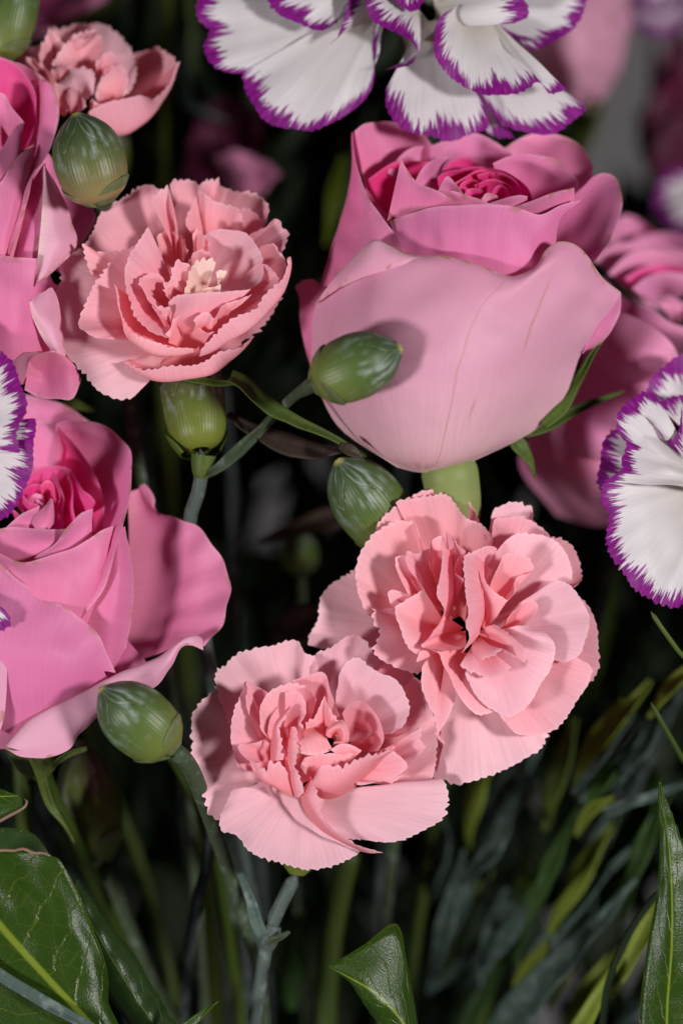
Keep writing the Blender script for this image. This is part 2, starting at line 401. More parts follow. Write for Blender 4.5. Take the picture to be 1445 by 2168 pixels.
bud_mat('bud', (.13, .155, .03), (.062, .10, .022), (.034, .062, .026))
bud_mat('bud_tan', (.25, .17, .075), (.085, .10, .03), (.036, .064, .028))
bud_mat('calyx', (.13, .155, .02), (.085, .11, .016), (.05, .042, .03))

def leaf_mat(name, c1, c2, vein):
    k = NT(name); un = k.uv('Unit'); uv = k.uv('UVMap'); o = k.sep(un); u, v = o[0], o[1]
    off = k.math('ABSOLUTE', k.math('SUBTRACT', v, .5))
    wob = k.noise(uv, 2.0, 3)
    side = k.math('GREATER_THAN', v, .5)
    lat = k.math('ADD', k.math('MULTIPLY_ADD', off, -.62, u), k.math('MULTIPLY_ADD', wob, .10, k.math('MULTIPLY', side, .06)))
    saw = k.math('PINGPONG', k.math('MULTIPLY', lat, 7.0), .5)
    lv = k.math('SUBTRACT', 1.0, k.smoothstep(saw, .0, .045))
    mr = k.math('SUBTRACT', 1.0, k.smoothstep(off, .008, .026))
    vo = k.n('ShaderNodeTexVoronoi', feature='DISTANCE_TO_EDGE'); vo.inputs['Scale'].default_value = 2.6; k.l(uv, vo.inputs[0])
    net = k.math('SUBTRACT', 1.0, k.smoothstep(vo.outputs[0], .0, .05))
    rimv = k.smoothstep(off, .475, .495)
    n1 = k.noise(uv, 1.3, 5)
    col = k.mix(n1, c1, c2)
    col = k.mix(k.math('MULTIPLY', net, .16), col, vein); col = k.mix(k.math('MULTIPLY', lv, .42), col, vein); col = k.mix(k.math('MULTIPLY', rimv, .4), col, vein)
    col = k.mix(mr, col, tuple(1.5 * c for c in vein))
    dust = k.smoothstep(k.noise(uv, 40, 2), .70, .74)
    col = k.mix(k.math('MULTIPLY', dust, .3), col, (.3, .3, .25))
    hgt = k.math('ADD', k.math('MULTIPLY', lv, -1.0), k.math('MULTIPLY', k.noise(uv, 22, 3), .7))
    k.finish(col, .3, .22, .14, bump=hgt, bstr=.4, bdist=.0003)
leaf_mat('leaf', (.013, .036, .003), (.026, .056, .005), (.09, .125, .012))
leaf_mat('leaf_dark', (.013, .030, .008), (.024, .050, .012), (.05, .085, .018))

k = NT('wall_grey'); tc = k.n('ShaderNodeTexCoord')
k.finish(k.mix(k.noise(tc.outputs['Object'], 3, 3), (.22, .215, .22), (.26, .25, .258)), .9, .1, 0)

# ------------------------------------------------------------------ setting: grey backdrop
me = bpy.data.meshes.new('backdrop')
prof = [(0.62, 1.2), (0.62, -0.22)] + [(0.62 - .12 * (1 - math.cos(a)), -0.22 - .12 * math.sin(a)) for a in np.linspace(.2, math.pi / 2, 7)] + [(-.3, -.34)]
vs = []; fs = []
for (y, z) in prof: vs += [(-1.3, y, z), (1.3, y, z)]
for i in range(len(prof) - 1): fs.append((2*i, 2*i+1, 2*i+3, 2*i+2))
me.from_pydata(vs, [], fs); me.materials.append(M['wall_grey'])
for p in me.polygons: p.use_smooth = True
bd = bpy.data.objects.new('backdrop', me); C.objects.link(bd); bd['kind'] = 'structure'; bd['label'] = 'plain grey studio backdrop behind the bouquet'

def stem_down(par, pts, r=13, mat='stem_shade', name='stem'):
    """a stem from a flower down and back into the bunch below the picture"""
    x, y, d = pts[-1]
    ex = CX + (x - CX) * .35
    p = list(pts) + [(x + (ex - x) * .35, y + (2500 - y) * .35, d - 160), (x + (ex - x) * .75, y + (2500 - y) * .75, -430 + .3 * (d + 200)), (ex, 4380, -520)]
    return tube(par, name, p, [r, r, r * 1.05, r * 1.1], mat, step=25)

# ================================================================== PINK CARNATION A (upper, beside the two buds)
A = empty('carnation', (425, 950, -60), 'open salmon pink carnation with cream inner petals and its green calyx showing below', 'carnation', 'salmon pink carnations')
fa = Fr(80, 360, 2.5)
def a(rim, base, **k): return petal(A, fa, rim, base, **k)
a([(700,90,-112),(740,58,-116),(820,38,-120),(860,62,-120),(900,44,-120),(958,52,-120),(966,100,-116)], (800,560,-130), b=-16)
a([(850,70,-126),(960,85,-128),(1030,110,-126),(1100,115,-122),(1160,140,-116),(1200,178,-110),(1230,225,-100),(1226,315,-90)], (850,600,-132), b=-14)
a([(262,400,-62),(268,330,-80),(330,225,-95),(400,180,-102),(475,138,-108),(560,95,-112),(640,92,-112),(700,140,-106)], (700,640,-125), b=-18)
a([(1075,220,-84),(1110,200,-86),(1170,238,-82),(1197,305,-76)], (950,470,-122), b=-8)
a([(1120,330,-60),(1180,318,-58),(1215,310,-56),(1265,266,-54),(1284,318,-50),(1305,332,-47),(1308,440,-40)], (900,580,-125), b=-14)
a([(612,182,-36),(650,118,-48),(688,88,-54),(715,160,-48),(735,250,-48),(747,338,-52)], (745,500,-104), b=8, rp=3)
a([(815,305,-54),(828,185,-58),(850,118,-62),(880,128,-42),(935,160,-58),(1000,165,-58),(1075,195,-56),(1080,310,-56)], (905,470,-112), b=-6, rp=7)
a([(1180,400,-36),(1250,393,-34),(1295,440,-30),(1320,462,-27),(1314,560,-22),(1300,625,-17)], (880,640,-104), b=-14)
a([(625,410,-50),(650,356,-55),(700,345,-55),(740,345,-55),(790,370,-55),(802,440,-55)], (720,570,-112), b=-5, rp=9)
a([(232,405,-92),(130,515,-72),(98,640,-56),(108,780,-46),(143,930,-36),(200,1042,-26),(300,1150,-20),(420,1216,-19),(520,1196,-20),(602,1092,-25)], (740,860,-66), b=16, mat='carnation_pale', f=5, rp=4)
a([(485,435,-24),(380,420,-14),(300,438,-4),(250,390,2),(262,470,4),(292,545,4),(325,590,0)], (650,660,-84), b=6)
a([(545,388,8),(430,450,20),(330,545,32),(268,690,42),(219,832,52),(285,884,52),(370,906,46),(475,900,36)], (720,780,-62), b=6, f=5)
a([(458,1018,8),(600,1040,34),(730,1040,40),(850,1036,40),(950,990,34),(1050,935,20),(1135,878,8)], rows=[[(680,900,-70),(900,900,-70)],[(520,985,-45),(740,1040,-26),(1000,975,-44)],[(458,1024,-2),(560,1074,8),(700,1108,12),(850,1098,12),(960,1068,8),(1060,1002,2),(1132,886,-2)]], base=None, f=5, rp=2)
a([(592,312,40),(540,395,48),(490,470,56),(470,580,62),(470,690,64),(492,770,64),(545,826,62),(612,866,58),(692,882,50)], (730,700,-62), b=10, f=4)
a([(404,606,58),(432,720,72),(485,850,82),(560,880,84),(640,902,84),(710,945,78),(824,955,66)], rows=[[(560,700,-30),(640,790,-30),(740,850,-30)],[(440,640,20),(520,830,20),(740,930,10)],[(402,614,44),(415,722,52),(450,822,58),(492,892,60),(592,957,60),(722,986,56),(824,976,50)]], base=None, f=5, rp=2)
a([(878,410,-22),(905,345,-17),(990,312,-12),(1080,315,-12),(1140,370,-7),(1188,450,-2),(1182,520,4),(1130,625,14),(1000,655,10)], (885,610,-92), b=-10, f=3, mat='carnation_pale')
a([(815,330,-30),(850,300,-34),(890,350,-26),(880,420,-20),(830,440,-20)], (830,560,-90), b=0)
a([(1180,487,2),(1235,500,2),(1292,568,7),(1275,620,17),(1130,695,16)], (950,690,-62), b=-10)
a([(1319,463,0),(1292,608,34),(1200,685,54),(1140,735,64),(1030,790,74),(930,850,80),(850,964,64)], rows=[[(1150,560,-70),(1000,640,-80),(840,800,-60)],[(1260,600,-30),(1060,760,-16),(850,900,0)],[(1321,472,-10),(1314,600,6),(1282,682,20),(1202,782,36),(1102,872,46),(982,932,50),(850,974,46)]], base=None, f=6, rp=2)
a([(780,492,0),(830,435,-5),(895,462,-5),(900,520,-10)], (850,600,-70), b=4)
a([(690,690,44),(645,622,46),(668,576,42),(705,582,40),(735,506,35),(805,512,28)], (800,690,-20), b=4, f=10, rp=3)
a([(768,655,42),(798,560,42),(830,506,36),(880,490,30),(937,502,24)], (865,710,-40), b=4, mat='carnation_cream', f=9, rp=3)
a([(880,642,50),(925,612,52),(968,600,52),(962,645,52)], (872,668,38), b=0, mat='carnation_cream', f=3, rp=1)
a([(944,542,40),(970,530,42),(998,536,42),(990,562,42),(966,602,44),(945,600,44)], (955,600,20), b=6, mat='carnation_cream', f=2, rp=1)
a([(692,862,60),(642,780,62),(592,690,62),(568,622,60),(546,602,56),(580,560,46),(640,552,30),(690,620,5)], (730,800,-30), b=-8, f=6)
a([(592,702,64),(640,714,68),(700,724,64),(708,780,54)], (692,858,20), b=6, f=9, rp=3)
a([(690,705,58),(740,662,62),(850,651,64),(975,652,62),(1045,642,54),(1130,632,42)], rows=[[(700,850,20),(820,900,10),(960,840,10)],[(690,780,50),(830,780,60),(1040,720,40)]], base=None, f=2, rp=3)
a([(820,790,72),(852,764,74),(900,758,74),(930,792,76),(1000,722,66),(1032,684,60),(1130,652,48)], (900,865,26), b=6, f=4, rp=3)
a([(690,868,50),(712,802,60),(755,780,64),(800,776,50),(822,806,50),(890,852,70),(932,850,72)], rows=[[(740,935,20),(770,945,10),(840,945,20)],[(700,910,50),(770,850,10),(880,910,55)]], base=None, f=3, rp=2)
a([(250,420,-100),(170,600,-84),(200,800,-70),(330,960,-60),(480,1010,-56)], (780,780,-110), b=0)
a([(420,960,-52),(560,1010,-46),(700,1040,-40),(860,1030,-40),(1020,960,-46),(1120,860,-50)], (800,740,-110), b=0)
a([(1040,960,-60),(1180,820,-62),(1270,680,-66),(1290,520,-76),(1240,380,-90)], (800,700,-120), b=0)
lathe(A, 'calyx', (424,952,-66), (402,792,-112), [(0,20),(.05,40),(.18,56),(.4,64),(.75,68),(1,66)], 'calyx')
cal = bpy.data.objects['calyx']
for an in (.6, 2.6): patch_on_axis(cal, 'bract', (424,956,-66), (402,792,-112), 40, 62, an, .9, -.02, .30, 'sepal')
st = stem_down(A, [(424,950,-62),(428,985,-64),(420,1040,-80),(402,1120,-130)], 15, 'stem')
lathe(A, 'node', (426,1012,-66), (432,962,-62), [(0,14),(.2,20),(.6,25),(1,27)], 'stem_fresh', n=20)
blade('stem_leaf', '', [(440,1002,-46),(470,985,-40),(520,935,-36),(580,880,-30)], [9,14,10,3], 'pedicel', parent=A, slope=.3)

# ================================================================== PINK CARNATION B (right of the middle)
B = empty('carnation', (985, 1330, -120), 'large ruffled salmon pink carnation with a pale skirt petal, right under the big rose', 'carnation', 'salmon pink carnations')
fb = Fr(720, 1030, 2.5, 15)
def b_(rim, base=None, **k): return petal(B, fb, rim, base, **k)
b_([(95,455,-92),(-20,498,-96),(-110,600,-97),(-145,720,-96),(-158,832,-92),(0,872,-92),(200,852,-92)], (560,800,-110), b=0, mat='carnation_pale')
b_([(515,1320,-40),(490,1440,-42),(470,1545,-42),(560,1545,-36),(640,1558,-35),(740,1550,-35),(850,1510,-36),(960,1470,-38),(1040,1390,-42),(1097,1308,-46)], (690,900,-66), b=14, mat='carnation_pale', f=6, rp=7, lam=120)
b_([(800,310,-62),(798,140,-66),(860,90,-70),(940,82,-70),(1010,95,-70),(1022,195,-66)], (760,620,-104), b=-5, mat='carnation_pale')
b_([(180,222,-52),(240,130,-56),(300,92,-57),(390,58,-60),(440,30,-60),(530,18,-60),(600,42,-60),(680,90,-60),(742,170,-56),(792,272,-50),(822,335,-46)], (630,700,-104), b=-10, f=4)
b_([(300,100,-46),(410,60,-49),(540,35,-50),(600,72,-46),(650,130,-42),(732,202,-38),(785,285,-34),(790,330,-34)], (630,690,-100), b=0, f=5)
b_([(800,292,-42),(812,182,-46),(870,175,-46),(970,165,-46),(1060,210,-46),(1114,262,-46)], (765,640,-92), b=-4, f=3)
b_([(1112,265,-60),(1170,262,-63),(1240,330,-63),(1283,430,-60),(1270,492,-56),(1215,535,-50)], (810,690,-104), b=-2)
b_([(1240,562,-52),(1310,620,-52),(1350,720,-47),(1366,850,-42),(1355,962,-42),(1282,1092,-37)], (810,790,-84), b=6, f=3)
b_([(390,235,-8),(380,195,-20),(330,185,-24),(265,190,-26),(182,235,-26),(120,340,-25),(84,432,-20),(90,522,-15),(108,600,-10),(148,692,-8),(275,645,0)], (520,720,-84), b=4, f=4, rp=3)
b_([(810,410,-12),(850,312,-21),(930,250,-26),(1030,245,-26),(1120,275,-26),(1190,342,-26),(1222,420,-26),(1212,500,-21),(1150,560,-16)], (790,700,-74), b=6, f=3, rp=3, mat='carnation_pale')
b_([(275,645,2),(170,640,4),(165,700,4),(200,790,2),(182,862,-2),(262,922,-3),(400,1002,-3)], (560,800,-64), b=4)
b_([(840,1218,14),(920,1302,10),(980,1320,8),(1080,1310,0),(1180,1232,-5),(1270,1112,-10),(1337,965,-6),(1255,908,-4)], (730,850,-34), b=12, f=3, rp=3)
b_([(1030,600,-2),(1120,498,0),(1200,518,0),(1262,582,0),(1306,692,5),(1302,802,6),(1270,892,10),(1180,935,14)], (770,760,-54), b=14, f=3, rp=5, mat='carnation_pale')
b_([(890,705,20),(930,650,26),(990,610,26),(1042,620,26),(1030,682,26),(965,745,26)], (840,770,-24), b=4, f=0, rp=2)
b_([(800,525,30),(820,430,36),(850,350,32),(930,345,26),(1012,390,22),(1005,440,16),(912,490,12),(908,560,26),(865,612,30)], (765,740,-44), b=0, f=3, rp=2)
b_([(690,430,18),(685,345,20),(770,325,8),(826,342,4)], (745,640,-64), b=0, f=4)
b_([(750,570,44),(757,440,50),(775,500,52),(830,572,50),(882,612,38)], (752,750,-20), b=8, f=2, rp=1)
b_([(545,248,16),(610,272,40),(640,310,46),(666,345,46),(622,382,50),(605,452,50),(652,492,42)], (600,640,-74), b=-4, f=3, rp=2)
b_([(470,420,20),(460,310,25),(490,265,20),(542,250,16)], (565,650,-64), b=0, f=4, rp=3)
b_([(425,550,46),(375,440,42),(362,350,36),(400,356,30),(440,338,20),(472,330,10)], (545,650,-50), b=-6, f=5, rp=4)
b_([(345,565,34),(312,450,36),(310,380,32),(350,380,28),(372,450,26),(415,545,26)], (430,610,-24), b=10, f=3, rp=1)
b_([(415,562,18),(340,570,24),(262,552,26),(248,580,26),(272,655,20)], (500,760,-50), b=4, f=3)
b_([(440,545,42),(340,612,52),(298,650,58),(310,742,60),(345,842,60),(412,897,54)], (570,790,-40), b=22, f=3, rp=2)
b_([(490,772,70),(552,662,76),(510,580,80),(525,480,80),(538,370,76),(540,250,58)], rows=[[(560,740,-50),(620,560,-60),(600,330,-40)],[(545,720,40),(575,560,42),(560,330,40)]], base=None, f=3, rp=1, na=2)
b_([(720,336,46),(662,358,64),(650,470,76),(655,570,82),(686,666,82),(665,730,82),(676,800,78),(640,886,66)], rows=[[(770,420,-10),(770,650,0),(735,770,0)],[(725,370,36),(752,600,44),(725,790,40)]], base=None, f=4, rp=1, na=2)
b_([(545,685,50),(480,790,70),(428,846,76),(530,866,78),(600,869,76),(668,850,64)], (645,760,-40), b=-6, f=2, rp=2)
b_([(425,960,44),(430,1050,46),(465,1140,46),(490,1200,42),(515,1292,38),(570,1220,40),(622,1105,40)], (540,870,0), b=12, f=3, rp=2)
b_([(395,925,52),(420,868,60),(520,878,66),(545,960,66),(600,1070,62),(690,1180,58),(740,1212,54),(805,1195,48)], (650,860,4), b=6, f=2, rp=3)
b_([(658,990,66),(690,1072,64),(740,1132,60),(810,1182,55),(880,1220,50),(960,1182,50),(1040,1082,50),(1112,970,45),(1134,838,40),(1070,768,36),(990,728,30)], (780,800,-14), b=30, f=2, rp=3, mat='carnation_pale')
b_([(632,948,80),(700,990,88),(780,1012,90),(850,990,88),(892,948,82)], (720,830,10), b=14, f=4, rp=3)
b_([(690,912,62),(745,918,84),(830,890,100),(868,876,100),(908,902,100),(966,946,96),(966,870,86),(905,782,66),(815,720,44)], (725,790,-10), b=26, f=4, rp=1)
lathe(B, 'calyx', (960,1400,-330), (985,1335,-110), [(0,22),(.1,50),(.3,64),(.8,66),(1,60)], 'calyx')
stem_down(B, [(960,1395,-320),(955,1440,-370),(950,1520,-400)], 14)

# ================================================================== PINK CARNATION C (lower middle)
Cc = empty('carnation', (640, 1850, -50), 'round salmon pink carnation with broad pale lower petals above a forked grey stem', 'carnation', 'salmon pink carnations')
fc = Fr(380, 1330, 2.5, 35)
def c_(rim, base=None, **k): return petal(Cc, fc, rim, base, **k)
c_([(720,140,-72),(780,96,-74),(840,65,-76),(880,55,-76),(930,48,-76),(990,75,-76),(1060,130,-73),(1130,180,-69),(1200,222,-66),(1255,302,-60),(1262,390,-55)], (750,560,-104), b=-10, mat='carnation_pale')
c_([(265,512,-36),(200,390,-43),(188,300,-48),(215,215,-56),(250,198,-58),(290,165,-60),(370,130,-63),(450,90,-66),(490,75,-67),(580,60,-67),(640,80,-65),(680,130,-60),(722,142,-58),(747,218,-52)], (600,570,-94), b=-8, mat='carnation_pale')
c_([(190,340,-42),(120,385,-42),(85,455,-42),(75,540,-42),(45,630,-41),(42,720,-38),(70,830,-35),(130,910,-31),(165,965,-28),(232,1002,-25)], (610,720,-74), b=0, mat='carnation_pale')
c_([(1230,262,-52),(1280,302,-52),(1330,402,-47),(1362,560,-42),(1366,650,-41),(1350,742,-38),(1310,812,-35),(1150,828,-20)], (860,740,-74), b=4, f=3)
c_([(1090,172,-56),(1200,216,-56),(1250,302,-51),(1280,402,-46),(1270,472,-41),(1190,552,-31),(1110,592,-20)], (810,600,-84), b=0, f=5)
c_([(810,340,-11),(838,250,-21),(890,175,-26),(940,155,-26),(990,185,-23),(1060,230,-19),(1130,270,-16),(1200,380,-10),(1217,440,-5),(1182,532,4),(1130,572,10)], (810,570,-66), b=8, f=4, rp=6, mat='carnation_pale')
c_([(860,452,20),(900,415,21),(960,395,20),(1020,430,20),(1070,500,24),(1096,590,30),(1050,645,36)], (930,630,-50), b=-22, f=0, rp=2)
c_([(600,282,0),(690,240,0),(750,225,0),(785,255,0),(800,320,5),(830,420,10),(852,462,12)], (700,570,-66), b=4, f=0, rp=4)
c_([(355,275,18),(310,380,26),(280,460,30),(267,560,32),(290,660,34),(330,748,36),(385,742,34)], (570,720,-40), b=4, f=4)
c_([(440,565,14),(400,522,20),(360,470,26),(346,420,30),(344,340,30),(352,274,26),(400,300,16),(472,347,4)], (560,650,-50), b=-4, f=4)
c_([(472,578,48),(435,520,52),(431,440,50),(460,370,44),(520,310,36),(580,283,29),(650,300,23),(700,345,21),(724,378,20)], (620,650,-40), b=6, f=3, rp=3)
c_([(560,335,46),(620,330,42),(665,380,40),(670,440,40),(640,482,40),(652,532,40)], (560,600,-4), b=10, f=4, rp=2)
c_([(655,522,44),(670,480,46),(720,470,44),(765,365,36),(800,410,38),(836,492,36)], (760,570,4), b=4, f=5, rp=3)
c_([(762,562,40),(772,525,50),(850,488,52),(882,520,58),(902,580,54),(890,612,46),(812,612,46)], (830,580,44), b=24, f=3, rp=1, spread=.3)
c_([(1200,600,4),(1250,532,9),(1276,528,10),(1286,600,15),(1302,630,16),(1240,702,20),(1200,765,20),(1120,822,10)], (950,745,-44), b=6, f=4, rp=3)
c_([(1110,640,40),(1190,702,42),(1202,740,42),(1130,790,42),(1020,822,40),(948,824,34)], (900,760,-10), b=14, f=2, rp=2)
c_([(380,850,2),(292,842,6),(240,908,7),(213,970,7),(228,1072,5),(300,1100,2),(360,1167,0),(460,1222,0),(560,1262,-2),(680,1276,-6),(800,1262,-7),(900,1212,-7),(952,1180,-7)], (640,820,-54), b=36, mat='carnation_pale', f=4, rp=4)
c_([(870,1122,20),(1000,1132,10),(1100,1126,5),(1200,1110,0),(1290,1072,-5),(1402,996,-10),(1427,930,-15),(1427,870,-16),(1382,814,-20),(1320,800,-26)], (690,890,-20), b=26, mat='carnation_pale', f=5, rp=3)
c_([(480,570,22),(400,600,36),(311,620,50),(345,682,58),(378,722,62)], (510,680,0), b=-4, f=1, rp=2)
c_([(365,698,64),(410,724,70),(455,756,72),(475,706,70),(540,698,66),(562,762,66)], rows=[[(430,800,46),(510,850,46),(598,892,42)],[(390,760,62),(470,810,66),(580,820,58)]], base=None, f=7, rp=2)
c_([(542,698,62),(552,602,70),(532,530,72),(562,480,70),(590,413,58)], rows=[[(480,702,40),(484,602,44),(500,510,46),(545,450,48),(582,412,50)],[(505,702,62),(515,602,66),(512,522,68),(550,462,66),(588,412,56)]], base=None, f=5, rp=1, na=1)
c_([(618,655,62),(680,670,62),(750,667,60),(812,645,50)], rows=[[(600,525,30),(680,528,36),(742,535,30)],[(602,590,58),(690,585,64),(778,590,56)]], base=None, f=1, rp=2)
c_([(638,735,54),(660,690,58),(730,670,58),(830,662,54),(962,650,46)], (730,830,20), b=8, f=1, rp=2)
c_([(800,642,52),(850,612,54),(900,615,54),(964,648,54)], (880,700,34), b=6, f=0, rp=2)
c_([(612,520,50),(622,600,68),(632,690,74),(626,740,74),(646,790,72),(646,860,60),(626,895,46)], rows=[[(585,522,20),(562,622,30),(560,722,32),(575,822,32),(612,892,34)],[(590,520,46),(585,610,60),(588,720,62),(602,820,60),(618,894,42)]], base=None, f=5, rp=1, na=1)
c_([(718,795,66),(760,750,78),(860,724,84),(940,690,82),(1060,645,72),(1128,612,54)], rows=[[(715,880,26),(770,906,24),(850,889,24),(950,822,22),(1040,742,22),(1112,652,26)],[(704,830,58),(765,830,70),(860,810,74),(950,752,70),(1050,692,60),(1122,630,42)]], base=None, f=8, rp=2)
c_([(704,790,62),(720,850,74),(744,930,76),(768,1020,66),(860,1108,46),(1074,1190,12)], rows=[[(690,795,30),(644,880,36),(668,970,34),(740,1062,26),(850,1132,14),(960,1182,2)],[(694,790,58),(672,880,66),(700,960,66),(755,1044,54),(858,1122,36),(1010,1190,10)]], base=None, f=6, rp=1, na=1)
c_([(440,560,0),(520,500,0),(640,510,0),(740,600,0),(730,740,4),(640,830,6),(520,800,6)], (610,660,-44), b=0, f=0)
lathe(Cc, 'calyx', (628,1852,-70), (650,1700,-55), [(0,16),(.1,30),(.3,52),(.7,62),(1,60)], 'calyx')
stem = stem_down(Cc, [(630,1845,-70),(612,1880,-75),(585,1935,-80),(567,1985,-85),(552,2080,-110),(540,2170,-140)], 15, 'stem')
lathe(Cc, 'node', (562,2010,-90), (577,1958,-80), [(0,15),(.25,20),(.7,22),(1,18)], 'stem', n=20)
blade('stem_leaf', '', [(556,1985,-70),(540,1950,-72),(528,1900,-84),(505,1845,-110)], [13,14,13,6], 'blade_grey', parent=Cc)
blade('stem_leaf', '', [(565,1995,-66),(590,1985,-50),(612,1972,-40)], [12,10,2], 'pedicel', parent=Cc)

# ================================================================== PINK CARNATION D (top left, behind)
Dd = empty('carnation', (200, 280, -330), 'smaller salmon pink carnation behind the green bud and left rose, one scooped side petal', 'carnation', 'salmon pink carnations')
fd = Fr(0, 0, 3.6125, 60)
def d_(rim, base=None, **k): return petal(Dd, fd, rim, base, **k)
d_([(80,430,-330),(140,360,-340),(230,345,-340),(330,350,-340),(380,420,-335)], (480,700,-360), b=0)
d_([(380,300,-330),(420,230,-338),(520,215,-340),(600,185,-342),(680,190,-342),(760,175,-342),(830,200,-340)], (650,650,-370), b=-6)
d_([(720,190,-330),(780,178,-330),(870,215,-325),(950,290,-318),(1030,370,-312),(1050,500,-300),(960,720,-290)], (740,760,-350), b=24, mat='carnation_pale')
d_([(1030,440,-320),(1110,390,-330),(1190,352,-326),(1290,410,-300),(1350,470,-280),(1310,600,-262),(1200,760,-240)], (900,830,-350), b=-24)
d_([(670,835,-214),(780,800,-208),(880,785,-206),(1060,755,-206),(1180,770,-210),(1290,600,-228),(1355,475,-250)], rows=[[(820,900,-320),(950,860,-330),(1130,700,-330)],[(760,1030,-270),(880,1030,-262),(1010,1010,-258),(1160,910,-256),(1280,720,-260),(1352,490,-264)]], base=None, f=4, rp=2)
d_([(320,440,-260),(335,280,-270),(375,205,-275),(430,300,-270),(470,400,-268)], (450,620,-330), b=8)
d_([(190,470,-250),(210,420,-256),(260,460,-256),(320,470,-256)], (380,640,-300), b=4)
d_([(370,480,-254),(500,350,-262),(600,270,-268),(700,245,-268),(790,320,-262),(800,440,-256)], (640,640,-320), b=10)
d_([(560,270,-250),(640,300,-250),(700,250,-254)], (480,440,-290), b=0)
d_([(720,480,-238),(800,410,-240),(870,398,-242),(905,450,-240),(820,550,-236)], (760,580,-270), b=8)
d_([(385,540,-240),(430,480,-244),(500,490,-244),(560,520,-240)], (460,650,-270), b=12)
d_([(400,640,-236),(500,600,-234),(560,530,-236),(680,490,-238),(750,540,-236),(740,680,-236)], (640,760,-270), b=20, mat='carnation_pale')
d_([(740,760,-240),(780,580,-246),(900,480,-252),(975,560,-250),(960,760,-244)], (830,860,-290), b=16)
d_([(420,760,-226),(430,650,-228),(500,700,-224),(540,830,-222)], (480,880,-250), b=8)
d_([(500,740,-220),(545,675,-222),(600,720,-220),(650,830,-216)], (560,900,-250), b=10)
d_([(690,760,-224),(710,740,-222),(760,800,-220)], (690,850,-240), b=2, f=1)
lathe(Dd, 'calyx', (230,400,-420), (205,250,-370), [(0,20),(.15,46),(.5,60),(1,62)], 'calyx')
stem_down(Dd, [(230,395,-415),(235,480,-440),(240,600,-460)], 13)

# ================================================================== BIG PINK ROSE (centre right)
R = empty('rose', (965, 1120, -100), 'big pink rose with a broad pale front petal and hot pink coiled heart', 'rose', 'pink roses')
fr_ = Fr(620, 240, 2.0014)
def r_(rim, base=None, mat='rose_mid', **k):
    kw = dict(f=0, rp=4, lam=150, na=5, thick=0, crumple=1.3); kw.update(k); return petal(R, fr_, rim, base, mat=mat, **kw)
r_([(900,150,-216),(980,100,-224),(1060,82,-224),(1160,100,-218),(1240,150,-204),(1282,240,-182),(1240,310,-150)], (900,520,-230), b=-10)
r_([(1240,305,-122),(1270,278,-126),(1325,257,-126),(1370,285,-120),(1393,380,-110),(1372,480,-92),(1342,540,-72),(1270,608,-50)], rows=[[(1050,480,-190),(1060,560,-190),(1070,660,-170)],[(1160,370,-160),(1170,480,-156),(1180,640,-130)]], b=0)
r_([(250,75,-122),(290,45,-150),(350,36,-172),(430,38,-182),(510,70,-184),(548,86,-182),(588,128,-170)], rows=[[(330,480,-120),(450,450,-180),(560,420,-210)],[(290,250,-150),(420,240,-210),(580,260,-200)]])
r_([(400,250,-130),(500,150,-172),(600,130,-192),(700,92,-202),(780,84,-202),(850,110,-197),(935,172,-182)], (700,470,-210), b=-14)
r_([(320,280,-110),(380,230,-125),(440,205,-140),(520,200,-150),(600,205,-150)], (430,470,-170), b=-10, mat='rose_heart')
r_([(520,290,-60),(560,220,-80),(610,190,-94),(668,186,-104),(640,215,-84),(615,260,-70)], rows=[[(520,380,-80),(570,380,-80),(600,380,-80)],[(520,320,-66),(570,290,-70),(606,320,-66)]], mat='rose_mid', rp=1)
r_([(620,230,-110),(680,192,-122),(740,190,-126),(790,222,-120)], (720,380,-170), b=0, mat='rose_heart')
r_([(850,216,-92),(930,185,-112),(1010,172,-118),(1100,190,-112),(1160,235,-102),(1198,287,-80),(1180,332,-50),(1100,386,-2),(1040,426,26)], (930,430,-150), b=-20, mat='rose_mid')
r_([(608,330,-50),(615,280,-62),(650,250,-76),(720,233,-88),(820,226,-92),(900,245,-84),(960,280,-66),(1000,330,-46),(1010,372,-30)], (815,420,-190), b=-14, mat='rose_heart', rp=1)
r_([(640,345,-40),(668,300,-54),(730,262,-66),(800,250,-72),(850,262,-62)], (800,420,-170), b=-8, mat='rose_heart', rp=2, na=3)
r_([(780,262,-60),(850,246,-70),(920,266,-62),(962,306,-50),(988,362,-34)], (840,420,-170), b=-10, mat='rose_heart', rp=2, na=3)
r_([(690,330,-44),(735,292,-54),(785,282,-56),(790,300,-46)], (790,420,-140), b=4, mat='rose_heart', rp=1, na=3)
r_([(770,306,-46),(830,276,-54),(890,288,-52),(938,330,-40),(950,366,-30)], (830,420,-130), b=-6, mat='rose_heart', rp=1, na=3)
r_([(715,350,-32),(745,318,-40),(800,322,-36),(815,350,-28)], (790,415,-70), b=6, mat='rose_heart', rp=1, na=2)
r_([(830,342,-34),(870,306,-42),(912,326,-34),(925,362,-24)], (870,410,-90), b=-4, mat='rose_heart', rp=1, na=2)
r_([(795,366,-14),(820,340,-20),(865,350,-18),(868,372,-14)], (832,410,-30), b=6, mat='rose_mid', rp=1, na=1)
r_([(612,332,-22),(635,285,-36),(655,267,-40),(690,300,-32),(718,335,-20)], (670,390,-40), b=8, mat='rose_mid', rp=1, na=1)
r_([(610,330,-6),(680,328,2),(730,345,8),(790,362,12),(842,386,16)], rows=[[(600,420,0),(700,430,20),(840,430,20)],[(605,370,2),(700,380,14),(840,405,20)]], rp=1, na=1)
r_([(832,378,10),(900,357,8),(960,346,2),(992,352,-6)], rows=[[(840,420,10),(900,430,20),(990,410,8)],[(836,395,14),(910,390,16),(990,376,4)]], rp=1, na=1)
